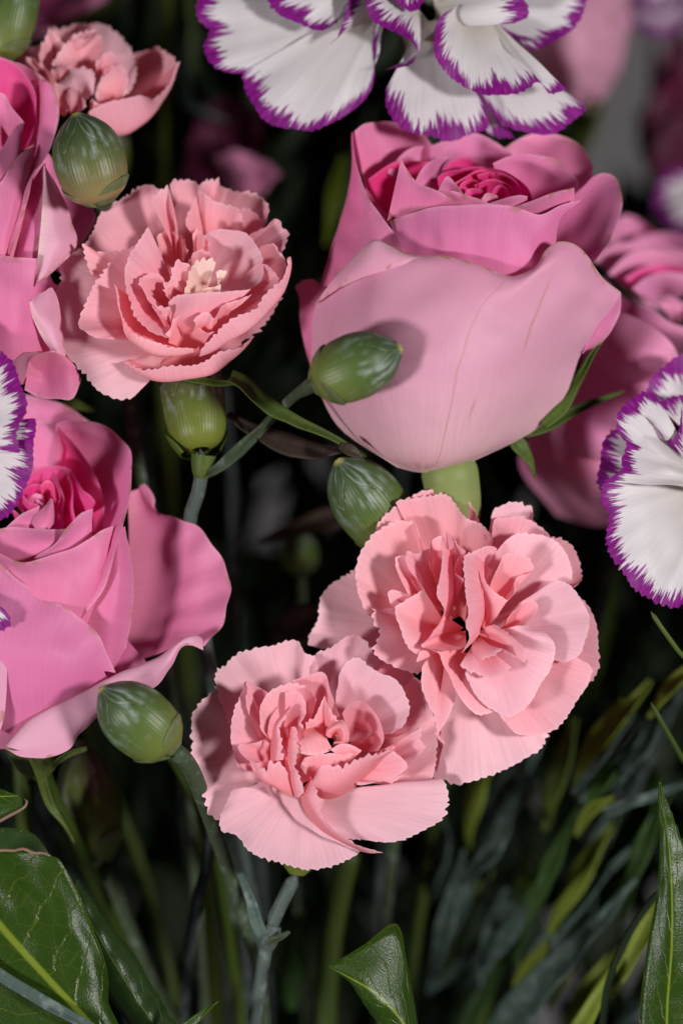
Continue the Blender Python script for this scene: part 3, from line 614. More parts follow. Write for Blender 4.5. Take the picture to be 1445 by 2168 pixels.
r_([(930,397,22),(1010,372,18),(1080,345,2),(1190,314,-40)], rows=[[(930,460,10),(1045,470,30),(1120,430,10),(1190,370,-40)],[(930,425,22),(1040,425,34),(1110,395,14),(1194,334,-38)]], rp=1, na=1)
r_([(456,196,-22),(480,240,-16),(520,285,-6),(600,320,10),(702,380,24)], rows=[[(395,470,10),(560,460,28),(720,420,28)],[(428,330,0),(535,360,20),(710,396,30)]], rp=1, na=2)
r_([(405,455,16),(500,422,48),(620,398,70),(760,386,82),(880,388,82),(960,400,76),(1045,428,66),(1130,395,34),(1219,366,-6)], rows=[[(470,720,20),(700,790,60),(1000,740,30),(1100,640,-30)],[(470,620,50),(700,650,92),(1000,640,78),(1110,560,0)],[(435,530,40),(700,510,98),(1000,520,84),(1125,460,14)]], rp=2, na=2)
r_([(250,70,-66),(275,230,-24),(330,370,8),(400,470,38),(475,582,66),(520,650,66)], rows=[[(300,120,-230),(290,260,-240),(260,450,-230),(210,620,-220),(180,740,-220)],[(249,80,-120),(241,250,-130),(202,450,-120),(152,620,-110),(122,730,-100)],[(258,150,-70),(272,330,-46),(290,500,-20),(290,640,6),(290,740,20)]], rp=1, na=2, mat='rose_mid')
r_([(18,740,-122),(30,712,-122),(60,704,-118),(100,710,-108),(140,740,-90)], rows=[[(140,1230,-110),(200,1250,-40)],[(70,1030,-136),(160,1050,-40)],[(32,880,-138),(140,900,-50)]], rp=1, mat='rose_mid')
# the broad front petal: belly, shoulder and rolled lip
r_([(95,806,-34),(180,692,18),(280,582,60),(345,532,78),(400,555,88),(470,590,102),(550,606,112),(650,608,120),(760,640,126),(870,670,126),(940,685,120),(1030,645,106),(1070,580,96),(1120,545,86),(1190,560,64),(1260,612,34),(1320,702,6),(1389,760,-24)],
   rows=[[(440,1500,-60),(520,1520,-54),(600,1522,-54),(680,1512,-60)],
         [(215,1350,-100),(400,1440,10),(580,1460,46),(760,1440,10),(1010,1350,-100)],
         [(130,1215,-110),(330,1270,66),(580,1280,130),(850,1250,80),(1145,1195,-106)],
         [(78,1060,-110),(300,1060,96),(600,1060,172),(900,1040,116),(1215,1030,-94)],
         [(80,900,-70),(320,860,104),(620,840,168),(900,830,132),(1190,820,30),(1275,920,-60)],
         [(92,815,-40),(200,735,36),(350,640,100),(500,650,126),(650,660,138),(830,705,142),(950,720,134),(1070,650,118),(1160,620,88),(1240,690,44),(1310,790,-4),(1350,830,-40)]],
   mat='rose_front', rp=3, lam=120, na=2, crumple=1.3)
r_([(97,810,-22),(185,748,58),(300,694,108),(420,655,128),(545,614,122)], rows=[[(95,806,-32),(182,692,20),(282,584,62),(346,534,80),(400,558,90),(470,592,104),(548,608,114)],[(95,802,-24),(180,694,42),(282,590,84),(346,542,98),(402,570,106),(470,600,118),(550,608,118)],[(96,808,-20),(184,722,60),(292,640,104),(370,600,118),(450,620,126),(548,610,122)]], rp=0, na=0, crumple=0, mat='rose_outer')
r_([(1228,1015,-96),(1285,985,-100),(1342,930,-98),(1382,850,-86),(1389,762,-50)], rows=[[(1180,1000,-120),(1240,860,-120),(1310,740,-80)],[(1226,1018,-80),(1262,910,-62),(1310,790,-30)]], rp=1, mat='rose_mid', na=1)
# receptacle, sepals, stem
lathe(R, 'receptacle', (975,1135,-120), (945,965,-70), [(0,20),(.15,44),(.45,56),(.8,60),(1,40)], 'receptacle_green')
stem_down(R, [(975,1130,-120),(985,1200,-180),(985,1300,-260)], 17, 'stem_olive_shade')
blade('sepal', '', [(1150,900,-80),(1190,860,-100),(1230,790,-130),(1258,740,-140),(1285,700,-150)], [10,13,14,10,2], 'sepal', parent=R)
blade('sepal', '', [(1110,915,-110),(1160,900,-130),(1230,862,-160),(1320,828,-190)], [11,15,12,2], 'sepal', parent=R)
blade('sepal', '', [(1085,925,-110),(1105,950,-120),(1122,980,-120),(1130,1010,-122)], [14,17,14,2], 'sepal', parent=R)

# ================================================================== LOWER LEFT ROSE
Lr = empty('rose', (90, 1640, -150), 'open pink rose with an outer petal rolled into a long strip above a bud', 'rose', 'pink roses')
fl = Fr(0, 860, 2.852)
def l_(rim, base=None, mat='rose_mid', **k):
    kw = dict(f=0, rp=2, lam=200, na=3, thick=0); kw.update(k); return petal(Lr, fl, rim, base, mat=mat, **kw)
l_([(60,-60,-206),(150,-70,-206),(300,-40,-206),(430,10,-200),(530,85,-194),(610,130,-190)], (350,620,-230), b=0)
l_([(120,260,-146),(170,130,-146),(215,95,-146),(270,82,-146),(335,105,-142),(380,260,-130)], (300,700,-190), b=0)
l_([(872,466,-152),(905,500,-150),(935,560,-146),(942,632,-138),(1020,660,-126),(1100,690,-112),(1200,725,-92),(1290,850,-70),(1365,990,-50),(1386,1110,-38),(1366,1230,-34),(1300,1362,-28),(1235,1440,-18)], rows=[[(770,520,-130),(780,800,-150),(770,1100,-150),(720,1400,-130),(680,1640,-90)],[(830,500,-150),(930,800,-150),(960,1050,-146),(930,1300,-130),(860,1540,-80)],[(850,480,-152),(1030,780,-130),(1110,1050,-110),(1130,1280,-90),(1080,1450,-40)]], mat='rose_mid', rp=8, lam=75, crumple=1.8)
l_([(900,1560,-34),(780,1650,-24),(640,1740,-14)], rows=[[(700,1300,-70),(560,1400,-60),(480,1600,-40)],[(800,1450,-50),(680,1540,-36),(560,1680,-24)]], rp=0, na=0)
l_([(1226,1472,0),(1150,1440,16),(1090,1462,24),(1030,1570,24),(920,1700,32),(640,1840,52),(500,1970,66),(420,2070,74),(300,2120,78),(130,2118,76),(35,2065,70)], rows=[[(1240,1440,-40),(1180,1410,-40),(1100,1430,-30),(950,1540,-20),(700,1650,0),(450,1790,20),(200,1920,30),(60,2050,40)],[(1220,1400,-10),(1180,1384,4),(1100,1400,16),(950,1510,26),(700,1620,46),(450,1760,64),(200,1890,74),(40,2055,68)],[(1224,1440,4),(1150,1415,20),(1080,1440,34),(990,1560,44),(800,1680,60),(560,1830,78),(340,1990,90),(120,2080,80)]], mat='rose_outer', rp=1, na=2)
l_([(340,110,-124),(430,86,-124),(550,92,-118),(660,140,-108),(740,210,-98),(786,270,-82),(802,400,-50),(797,530,-20),(752,690,10),(702,870,32),(662,1030,42),(592,1160,46),(498,1282,44)], rows=[[(420,700,-190),(500,800,-160),(520,1000,-60),(470,1200,20)],[(350,250,-160),(480,260,-160),(620,360,-150),(660,520,-120),(660,700,-60),(600,950,0),(460,1250,30)],[(340,160,-138),(440,130,-138),(580,160,-132),(690,240,-122),(745,350,-104),(745,520,-64),(705,720,-14),(650,930,20),(580,1100,36),(478,1264,40)]], rp=1, na=2, mat='rose_mid')
l_([(350,125,-132),(450,230,-122),(560,370,-102),(605,480,-87),(623,600,-72),(620,745,-52)], rows=[[(300,500,-190),(400,700,-170),(480,860,-120)],[(340,280,-160),(460,480,-140),(540,800,-80)]], rp=1, mat='rose_inner')
l_([(130,430,-92),(230,365,-98),(340,357,-98),(430,382,-92),(465,440,-82),(500,505,-66),(550,535,-50),(586,580,-36),(560,622,-22)], (330,800,-170), b=-10, mat='rose_inner', rp=1)
l_([(335,390,-86),(365,470,-76),(385,570,-66),(390,725,-50)], rows=[[(200,560,-150),(240,700,-140),(300,790,-120)],[(290,450,-110),(320,600,-100),(350,760,-80)]], mat='rose_inner', rp=1)
l_([(752,725,-44),(785,900,-44),(802,1070,-44),(792,1320,-44),(770,1460,-46),(705,1606,-50)], rows=[[(690,760,0),(640,1000,20),(520,1290,20),(600,1560,10)],[(722,740,0),(720,1000,22),(690,1280,22),(670,1590,0)]], mat='rose_mid', rp=1, na=2)
l_([(90,570,-80),(135,500,-86),(200,468,-88),(262,484,-84)], (190,690,-140), b=-6, mat='rose_heart', rp=1)
l_([(248,476,-84),(290,446,-88),(322,470,-84),(338,570,-72)], (270,700,-140), b=-4, mat='rose_inner', rp=1)
l_([(398,410,-88),(432,490,-80),(452,580,-68),(446,690,-50)], rows=[[(340,520,-130),(370,640,-120),(400,740,-90)],[(380,470,-104),(410,580,-94),(425,720,-70)]], mat='rose_inner', rp=1)
l_([(180,560,-70),(210,530,-74),(246,540,-72),(256,580,-66)], (220,680,-110), b=4, mat='rose_mid', rp=1)
l_([(130,542,-66),(200,575,-60),(240,602,-52)], (150,700,-110), b=-4, mat='rose_inner', rp=1)
l_([(60,600,-60),(100,640,-56),(120,680,-50)], (120,740,-90), b=0, mat='rose_inner', rp=1)
l_([(220,560,-60),(245,575,-58),(268,610,-52),(275,660,-46)], (220,720,-80), b=0, mat='rose_mid', rp=1)
l_([(40,728,-14),(120,660,-26),(180,625,-36),(242,600,-46)], rows=[[(40,790,-20),(140,780,-20),(220,740,-30)],[(40,755,-14),(140,710,-20),(230,660,-34)]], mat='rose_mid', rp=1)
l_([(190,706,-20),(220,650,-32),(280,590,-48),(316,548,-54),(326,620,-46),(322,710,-30)], (265,780,-20), b=14, mat='rose_mid', rp=1, na=1)
l_([(-120,765,-4),(0,745,0),(90,728,0),(250,735,-6),(408,738,-14)], rows=[[(-100,960,-10),(100,980,0),(300,930,0),(400,860,-14)],[(-110,850,10),(80,860,18),(260,840,16),(400,790,-4)]], mat='rose_mid', rp=1)
l_([(200,922,26),(330,830,20),(400,742,8),(480,655,2),(530,628,-2),(562,618,-10)], rows=[[(220,1000,10),(420,950,10),(560,840,-10)],[(215,950,26),(400,850,30),(552,720,4)]], mat='rose_mid', rp=1)
l_([(-150,850,40),(0,895,52),(100,930,58),(180,938,58),(300,905,54),(430,860,46),(540,800,34),(620,745,20),(697,722,-4)], rows=[[(-100,1300,20),(200,1500,40),(450,1450,20),(640,1250,-20)],[(-100,1100,60),(180,1250,84),(430,1250,64),(640,1060,10)],[(-120,930,60),(150,1040,82),(400,1020,70),(580,920,38),(690,790,-2)]], mat='rose_mid', rp=1)
l_([(-200,840,62),(-80,900,72),(0,950,80),(100,1042,84),(250,1136,84),(380,1206,78),(500,1290,68),(582,1372,58),(642,1482,46),(704,1614,26)], rows=[[(-250,2050,-60),(100,2060,-20),(400,1900,-10),(660,1700,-10)],[(-250,1850,40),(100,1900,60),(400,1790,50),(660,1660,10)],[(-250,1400,100),(180,1500,122),(430,1540,96),(630,1600,34)]], mat='rose_mid', rp=1)
l_([(-60,1300,104),(0,1390,106),(22,1450,106),(40,1600,104),(38,1750,98),(8,1950,86),(-60,2020,70)], rows=[[(-300,1350,60),(-320,1700,60),(-300,2000,30)],[(-150,1340,110),(-120,1650,120),(-140,2000,80)]], mat='rose_outer', rp=1)
stem_down(Lr, [(80,1560,-100),(95,1640,-170),(130,1720,-230)], 16, 'stem_olive_shade')
lathe(Lr, 'receptacle', (85,1640,-170), (60,1530,-80), [(0,20),(.3,50),(.7,60),(1,40)], 'calyx')
blade('sepal', '', [(70,1590,-60),(85,1640,-80),(105,1700,-100),(135,1745,-110),(158,1785,-116)], [14,15,13,10,2], 'stem_fresh', parent=Lr)
blade('sepal', '', [(185,1585,-60),(140,1600,-90),(105,1625,-110),(60,1660,-120)], [4,8,8,2], 'stem_fresh', parent=Lr)

# ================================================================== UPPER LEFT ROSE
U = empty('rose', (40, 880, -180), 'tall pink rose with upright folded petals and yellowed petal tips beside the tan-based bud', 'rose', 'pink roses')
fu = Fr(0, 100, 2.854)
def u_(rim, base=None, mat='rose_mid', **k):
    kw = dict(f=0, rp=2, lam=200, na=3, thick=0); kw.update(k); return petal(U, fu, rim, base, mat=mat, **kw)
u_([(270,620,-144),(400,780,-154),(540,940,-154),(578,1005,-148),(562,1080,-142),(460,1240,-122),(420,1400,-110)], rows=[[(160,800,-150),(180,1000,-150),(200,1300,-130)],[(240,700,-160),(360,1000,-160),(320,1340,-120)]], mat='rose_mid')
u_([(60,80,-130),(150,110,-136),(240,160,-132),(315,228,-120)], rows=[[(60,620,-180),(160,620,-170),(230,620,-140)],[(60,300,-150),(180,320,-150),(270,380,-120)]])
u_([(-120,70,-96),(0,57,-110),(90,95,-112),(160,180,-107),(212,290,-102),(216,420,-96),(190,596,-82)], (0,650,-170), b=-16, mat='rose_inner')
u_([(-100,290,-60),(20,283,-66),(70,360,-67),(146,456,-64)], rows=[[(-100,640,-130),(40,640,-120),(120,640,-90)],[(-100,450,-90),(30,450,-90),(120,540,-80)]])
u_([(-30,480,-80),(10,560,-84),(20,620,-84)], (-40,700,-110), b=0, mat='rose_inner')
u_([(-80,740,-16),(0,640,-32),(60,530,-48),(100,475,-54),(147,454,-62)], rows=[[(-80,950,-20),(0,900,-20),(80,760,-40),(130,640,-60)],[(-80,860,4),(0,812,0),(95,685,-26),(136,560,-52)]])
u_([(326,238,-96),(353,330,-94),(356,430,-88),(310,600,-70),(262,690,-50),(210,760,-28),(178,900,-4),(128,1060,12),(70,1266,26)], rows=[[(230,200,-130),(232,450,-120),(190,640,-100),(120,850,-60),(60,1050,-20),(20,1260,0)],[(262,205,-110),(262,420,-92),(232,590,-70),(160,790,-28),(100,1000,4),(50,1262,20)]])
u_([(-100,870,4),(0,822,4),(60,730,-8),(130,640,-26),(224,590,-56)], rows=[[(-100,1420,0),(20,1420,0),(100,1200,-10),(200,800,-60)],[(-100,1180,34),(20,1150,34),(100,900,10),(212,640,-52)]])
u_([(268,705,-56),(268,850,-34),(262,1000,-16),(240,1150,-4),(216,1290,6)], rows=[[(180,820,-70),(110,1080,-30),(60,1290,-20)],[(230,770,-54),(190,1040,-14),(140,1290,4)]])
u_([(-120,1250,20),(0,1262,32),(100,1270,38),(222,1277,30)], rows=[[(-120,2050,0),(60,2060,0),(340,1960,-30)],[(-120,1800,50),(80,1810,54),(290,1790,0)],[(-120,1500,66),(80,1510,68),(200,1480,30)]], mat='rose_mid')
u_([(272,702,-34),(332,802,-44),(402,950,-48),(452,1090,-46),(464,1150,-44),(450,1225,-38),(400,1290,-24),(300,1372,-2),(206,1450,18)], rows=[[(266,698,-40),(262,850,-10),(250,1050,6),(230,1250,14),(204,1440,14)],[(270,704,-26),(300,900,-6),(340,1100,6),(310,1260,10),(206,1448,24)]], mat='rose_outer', rp=1)
u_([(205,1500,26),(262,1480,18),(316,1450,8),(350,1560,2),(350,1690,6),(388,1790,6),(406,1865,8)], rows=[[(160,1555,34),(208,1660,34),(270,1780,30),(330,1852,24)],[(190,1530,44),(270,1640,48),(320,1760,40),(370,1860,24)]], mat='rose_outer', rp=2)
u_([(140,2040,40),(158,1965,50),(192,1884,54),(260,1850,50),(330,1842,42)], rows=[[(30,1920,0),(110,1885,0),(200,1860,4),(330,1850,10)],[(42,1892,28),(120,1862,36),(210,1836,42),(330,1832,40)]], mat='rose_outer', rp=1)
u_([(150,2070,14),(250,2110,4),(350,2125,-8),(430,2130,-20),(505,2010,-40)], rows=[[(190,1860,30),(300,1840,34),(350,1850,30),(400,1870,10),(420,1890,-10)],[(170,1960,0),(260,1990,-20),(340,1990,-16),(420,1980,-16),(470,1950,-30)]], mat='rose_mid', rp=2)
u_([(-120,1700,-40),(60,1960,-30),(260,2010,-50),(420,1900,-70),(440,1640,-90),(400,1380,-90)], rows=[[(-120,1300,-60),(60,1250,-80),(240,1200,-100)],[(-120,1500,-50),(100,1560,-50),(330,1420,-90)]], mat='rose_mid')
stem_down(U, [(-10,820,-150),(0,900,-240),(30,1020,-320)], 16, 'stem_olive_shade')

# ================================================================== BLURRED ROSE AT THE RIGHT
Q = empty('rose', (1390, 1080, -700), 'out of focus pink rose behind the big rose, its lower petals in deep shade', 'rose', 'pink roses')
fq = Fr(1080, 430, 3.096, -310)
def q_(rim, base=None, mat='rose_far', **k):
    kw = dict(f=0, rp=1, lam=260, na=3, crumple=.15, thick=0); kw.update(k); return petal(Q, fq, rim, base, mat=mat, **kw)
q_([(560,330,-60),(640,200,-90),(700,110,-110),(760,80,-120),(860,120,-130),(980,200,-130),(1200,260,-130)], (950,700,-160), b=-10)
q_([(800,240,-100),(930,200,-110),(1060,190,-112),(1250,240,-110)], (1000,500,-140), b=0, mat='rose_far')
q_([(540,370,-30),(640,290,-50),(800,250,-60),(960,260,-70),(1200,330,-70)], (900,600,-130), b=10)
q_([(640,460,-10),(760,340,-30),(900,310,-40),(1080,330,-40),(1250,380,-40)], (900,640,-100), b=14, mat='rose_far')
q_([(740,490,0),(850,430,-10),(1000,400,-20),(1250,430,-24)], (960,660,-80), b=12, mat='rose_inner')
q_([(800,560,10),(880,490,0),(1010,450,-10),(1250,480,-16)], (1000,700,-60), b=12)
q_([(950,620,20),(1040,600,14),(1120,640,10),(1250,640,10)], (1080,800,-20), b=20)
q_([(600,480,-10),(720,600,16),(860,680,30),(960,720,36),(1060,790,36),(1250,840,30)], rows=[[(560,800,-60),(800,1000,-20),(1200,1000,-20)],[(580,600,-30),(800,800,20),(1200,900,24)]])
q_([(620,730,20),(720,720,34),(860,770,44),(980,850,50),(1060,930,50),(1100,1010,44)], rows=[[(420,1180,-40),(700,1330,-10),(1000,1260,-10)],[(500,960,0),(760,1060,56),(1060,1100,40)]])
q_([(400,1130,-10),(560,1090,10),(720,1110,24),(900,1180,30),(1100,1240,24)], rows=[[(250,1800,-60),(600,1950,-30),(1000,1800,-30)],[(200,1500,-30),(560,1560,40),(1000,1500,30)]], mat='rose_far')
q_([(200,1420,-40),(400,1210,-30),(600,1180,-20),(900,1240,-14),(1150,1300,-14)], rows=[[(300,2050,-90),(600,2120,-60),(1000,2000,-60)],[(60,1700,-60),(500,1750,20),(1000,1650,0)]], mat='rose_far')
stem_down(Q, [(1300,1080,-500),(1300,1180,-560),(1290,1300,-600)], 16, 'stem_olive_shade')

# ================================================================== other far blooms
V = empty('rose', (1240, 240, -900), 'out of focus pale pink rose bud behind the purple-edged carnation', 'rose', 'pink roses')
def v_(rim, base=None, mat='rose_far', **k): return petal(V, PH, rim, base, mat=mat, f=0, rp=3, lam=220, thick=0, **k)
v_([(1325,-60,-640),(1333,30,-636),(1322,110,-640),(1300,170,-650),(1262,225,-660)], rows=[[(1120,-60,-640),(1130,80,-620),(1180,200,-640)],[(1230,-60,-590),(1250,60,-580),(1240,200,-630)]], mat='rose_outer')
v_([(1290,-70,-580),(1296,40,-575),(1290,120,-585),(1268,190,-600),(1240,235,-630)], rows=[[(1060,-70,-600),(1090,120,-600),(1190,220,-630)],[(1180,-70,-540),(1200,90,-530),(1215,220,-600)]], mat='rose_outer')
lathe(V, 'receptacle', (1235,290,-720), (1246,210,-650), [(0,14),(.3,26),(.8,30),(1,24)], 'calyx')
blade('sepal', '', [(1240,270,-660),(1262,240,-640),(1276,215,-640)], [16,14,3], 'sepal', parent=V)
tube(V, 'stem', [(1236,285,-715),(1225,320,-740),(1210,420,-800),(1190,700,-900),(1100,1500,-1000),(900,4380,-640)], [14, 14, 14], 'stem_fresh')

X = empty('rose', (120, 60, -900), 'blurred deep pink rose behind the small carnation, a pale green sepal across it', 'rose', 'pink roses')
petal(X, PH, [(40,70,-560),(90,62,-540),(150,48,-530),(215,20,-530),(240,-30,-540)], rows=[[(40,-120,-640),(140,-120,-640),(230,-120,-640)],[(40,-30,-580),(130,-40,-560),(230,-70,-560)]], mat='rose_far', f=0)
petal(X, PH, [(60,30,-500),(120,20,-490),(190,0,-490),(240,-40,-500)], rows=[[(40,-120,-600),(240,-120,-600)]], mat='rose_inner', f=0)
petal(X, PH, [(45,92,-600),(80,76,-600),(120,72,-600)], rows=[[(45,40,-620),(120,30,-620)]], mat='rose_far', f=0)
blade('sepal', '', [(110,58,-520),(170,42,-505),(220,20,-500),(262,-8,-505),(290,-50,-520)], [4,13,15,13,4], 'stem_fresh', parent=X)
tube(X, 'stem', [(140,-80,-640),(150,100,-720),(190,600,-800),(300,1500,-800),(500,4380,-640)], [14, 14, 14], 'stem_fresh')

Y = empty('carnation', (1500, 420, -900), 'blurred dark burgundy carnation at the edge beyond the rose', 'carnation')
for rim, base in (([(1440,60,-820),(1390,130,-830),(1365,200,-830),(1352,290,-830),(1372,340,-830)], (1520,260,-900)),
                  ([(1372,330,-800),(1366,260,-800),(1400,180,-800),(1460,120,-800)], (1560,330,-880)),
                  ([(1376,360,-790),(1390,300,-780),(1430,250,-780),(1490,220,-780)], (1560,420,-860)),
                  ([(1345,240,-840),(1352,300,-850),(1378,380,-850),(1400,440,-840)], (1540,330,-900))):
    petal(Y, PH, rim, base, b=10, mat='burgundy', f=5, rp=6)
tube(Y, 'stem', [(1520,300,-890),(1500,900,-950),(1300,1800,-950),(1000,4380,-640)], [13, 13, 13], 'stem')

# a maroon bloom deep in the gap between the upper carnations
Z = empty('carnation', (480, 330, -1000), 'blurred dusky maroon carnation deep in the gap below the large purple-edged petal', 'carnation')
for i, (rim, base, mt) in enumerate((([(400,330,-900),(420,250,-910),(470,200,-910),(530,220,-900),(560,300,-890)], (480,420,-960), 'burgundy'),
                      ([(455,330,-860),(500,318,-850),(560,340,-850),(590,372,-860)], (510,420,-920), 'rose_far'),
                      ([(380,380,-860),(400,320,-870),(450,300,-870),(500,310,-860)], (450,440,-930), 'burgundy'),
                      ([(500,390,-880),(530,378,-880),(570,392,-880)], (530,440,-920), 'rose_far'))):
    petal(Z, Fr(0, 0, 1, 310), rim, base, b=6, mat=mt, f=5, rp=5)
tube(Z, 'stem', [(480,420,-640),(500,900,-780),(560,1800,-950),(650,4380,-640)], [13, 13, 13], 'stem')

# ================================================================== WHITE CARNATIONS WITH PURPLE EDGES
GW = 'white carnations with purple edges'
W1 = empty('carnation', (900, 150, -260), 'white carnation with purple fringed edges spreading over the top of the big rose', 'carnation', GW)
fw = Fr(400, 0, 1.678, -95)
def w_(rim, base=None, **k):
    kw = dict(f=4, rp=5, mat='picotee', lam=110); kw.update(k)
    return petal(W1, fw, [p if len(p) == 3 else (*p, -60) for p in rim], base, **kw)
w_([(1100,95,-110),(1180,140,-112),(1260,146,-112),(1345,110,-112),(1392,60,-114),(1416,-30,-118)], (950,-20,-150), b=8)
w_([(1120,110,-130),(1200,175,-136),(1290,150,-136),(1400,60,-136)], (950,-20,-170), b=0)
w_([(1040,355,-70),(1100,425,-66),(1200,470,-64),(1312,470,-66),(1404,390,-74),(1335,318,-80)], (985,130,-120), b=10)
w_([(1010,420,-100),(1080,480,-100),(1160,500,-100)], (960,200,-130), b=4)
w_([(80,-80,-100),(25,0,-92),(35,70,-84),(72,108,-80),(58,170,-76),(88,228,-74),(135,256,-74),(210,262,-78)], (640,30,-110), b=12, rp=7)
w_([(190,258,-62),(215,345,-56),(270,420,-54),(340,456,-52),(420,469,-52),(480,448,-52),(550,416,-52),(620,350,-56),(652,275,-60),(650,190,-70),(664,100,-80)], (690,0,-120), b=22, rp=5)
w_([(265,-15,-30),(310,36,-26),(380,76,-24),(460,104,-24),(512,90,-30),(545,30,-44)], (640,-90,-110), b=10)
w_([(557,-20,-20),(552,60,-16),(522,125,-14),(487,158,-14)], rows=[[(640,-40,-80),(650,20,-80),(640,80,-90)],[(600,-20,-40),(600,50,-40),(560,110,-50)]], rp=1)
w_([(700,320,-44),(697,380,-38),(725,432,-34),(800,470,-30),(860,482,-28),(910,496,-28),(985,482,-30),(1062,460,-36),(1052,390,-44)], (850,70,-110), b=16, rp=8, lam=150)
w_([(605,-30,10),(640,60,16),(690,96,18),(750,117,18),(798,138,16),(813,175,14),(785,228,10),(692,243,4)], rows=[[(720,-40,-60),(800,20,-60),(850,80,-70),(850,110,-80),(845,130,-90)],[(660,-30,-14),(740,50,-10),(815,90,-16),(838,135,-30),(800,190,-40)]], rp=2)
w_([(905,48,10),(876,90,16),(868,175,20),(905,240,22),(960,292,22),(1040,336,20),(1120,346,16),(1200,315,10),(1238,292,6),(1272,332,2),(1332,310,-8)], (1010,60,-70), b=16, rp=4, spread=.25)
w_([(1100,-60,-40),(1165,-30,-30),(1202,20,-24),(1197,60,-24),(1150,84,-28)], rows=[[(860,-50,-80),(870,20,-80),(880,80,-80)],[(1000,-60,-40),(1010,20,-16),(1000,90,-40)]], rp=1)
w_([(715,-30,0),(760,20,4),(800,34,4),(845,-20,0)], (780,-100,-60), b=6)
lathe(W1, 'calyx', (905,200,-400), (900,40,-210), [(0,20),(.15,44),(.5,58),(1,56)], 'calyx')
stem_down(W1, [(905,195,-395),(900,300,-470),(880,460,-540)], 13)

W2 = empty('carnation', (1480, 1050, -100), 'white carnation with broad purple margins beside the shaded side of the blurred rose', 'carnation', GW)
fx = Fr(1156, 600, 3.01, -30)
def x_(rim, base=None, **k):
    kw = dict(f=4, rp=4, mat='picotee', lam=120); kw.update(k); return petal(W2, fx, rim, base, **kw)
x_([(640,690,-120),(660,620,-126),(720,545,-130),(800,485,-130),(920,455,-130),(1060,480,-130)], (980,900,-150), b=0)
x_([(700,760,-70),(780,720,-74),(880,700,-76),(1000,720,-76)], (960,1000,-120), b=0)
x_([(485,915,-70),(400,958,-66),(345,1050,-62),(323,1150,-60),(323,1262,-60),(348,1320,-62)], (900,1260,-120), b=8)
x_([(700,705,-20),(625,693,-16),(545,733,-12),(470,810,-8),(455,900,-4),(475,980,0),(530,1020,2)], (960,1240,-50), b=20)
x_([(860,780,-10),(800,1010,-4),(700,930,0),(600,850,0)], (960,1180,-60), b=0)
x_([(372,1268,20),(343,1350,26),(352,1420,28),(395,1500,30),(400,1600,30),(413,1720,30),(460,1812,30),(510,1882,30),(570,1972,30),(660,2042,28),(745,2052,26),(870,2040,0),(1060,1990,-60)], (1010,1320,-110), b=34, f=6)
x_([(530,1010,26),(512,1055,30),(470,1122,34),(466,1185,36),(366,1262,36)], rows=[[(980,1220,-20),(1000,1270,-20),(1000,1320,-20)],[(760,1110,50),(800,1210,66),(760,1290,40)]], rp=2)
x_([(870,2070,10),(900,2120,8),(990,2100,4)], (1010,1700,-30), b=4)
stem_down(W2, [(1490,1060,-100),(1500,1180,-220),(1490,1320,-320)], 13)

W3 = empty('carnation', (-90, 960, 60), 'white carnation with purple toothed margin lying over the lower left rose', 'carnation', GW)
def y_(rim, base=None, **k):
    kw = dict(f=4, rp=4, mat='picotee', lam=120); kw.update(k); return petal(W3, Fr(0, 0, 1, 10), rim, base, **kw)
y_([(50,884,112),(72,888,116),(77,930,120),(72,980,120),(56,1030,120),(30,1070,118),(0,1098,114),(-60,1120,110)], (-130,920,60), b=16)
y_([(-50,690,100),(0,738,112),(28,770,118),(46,820,124),(53,870,128),(40,905,132),(44,960,134)], (-140,920,60), b=16)
y_([(-50,1265,120),(4,1288,124),(19,1310,124),(8,1332,122),(-50,1345,118)], (-150,1180,70), b=10)
stem_down(W3, [(-110,960,30),(-130,1100,-80),(-120,1300,-200)], 13)

W4 = empty('carnation', (1510, 430, -760), 'small blurred white carnation with purple edge below the burgundy bloom', 'carnation', GW)
for rim, base in (([(1470,350,-640),(1415,360,-640),(1388,390,-640),(1383,440,-640),(1392,472,-640)], (1520,420,-700)),
                  ([(1392,455,-610),(1410,480,-600),(1450,492,-600),(1500,480,-600)], (1510,400,-690))):
    petal(W4, PH, rim, base, b=8, mat='picotee', f=5, rp=6)
tube(W4, 'stem', [(1515,430,-700),(1500,900,-800),(1300,1900,-850),(1000,4380,-640)], [13, 13, 13], 'stem')
W5 = empty('carnation', (1390, -80, -900), 'blurred white petals of a carnation high above the burgundy bloom', 'carnation', GW)
petal(W5, PH, [(1300,-40,-760),(1325,30,-760),(1360,70,-760),(1410,76,-760),(1450,40,-760),(1480,-40,-760)], (1390,-140,-800), b=10, mat='picotee', f=4, rp=4)
petal(W5, PH, [(1320,-60,-720),(1350,10,-720),(1400,30,-720),(1460,-20,-720)], (1390,-160,-780), b=10, mat='picotee', f=4, rp=4)
tube(W5, 'stem', [(1390,-90,-800),(1380,200,-900),(1340,1000,-1000),(1100,2200,-1000),(900,4380,-640)], [10, 12, 12], 'stem')

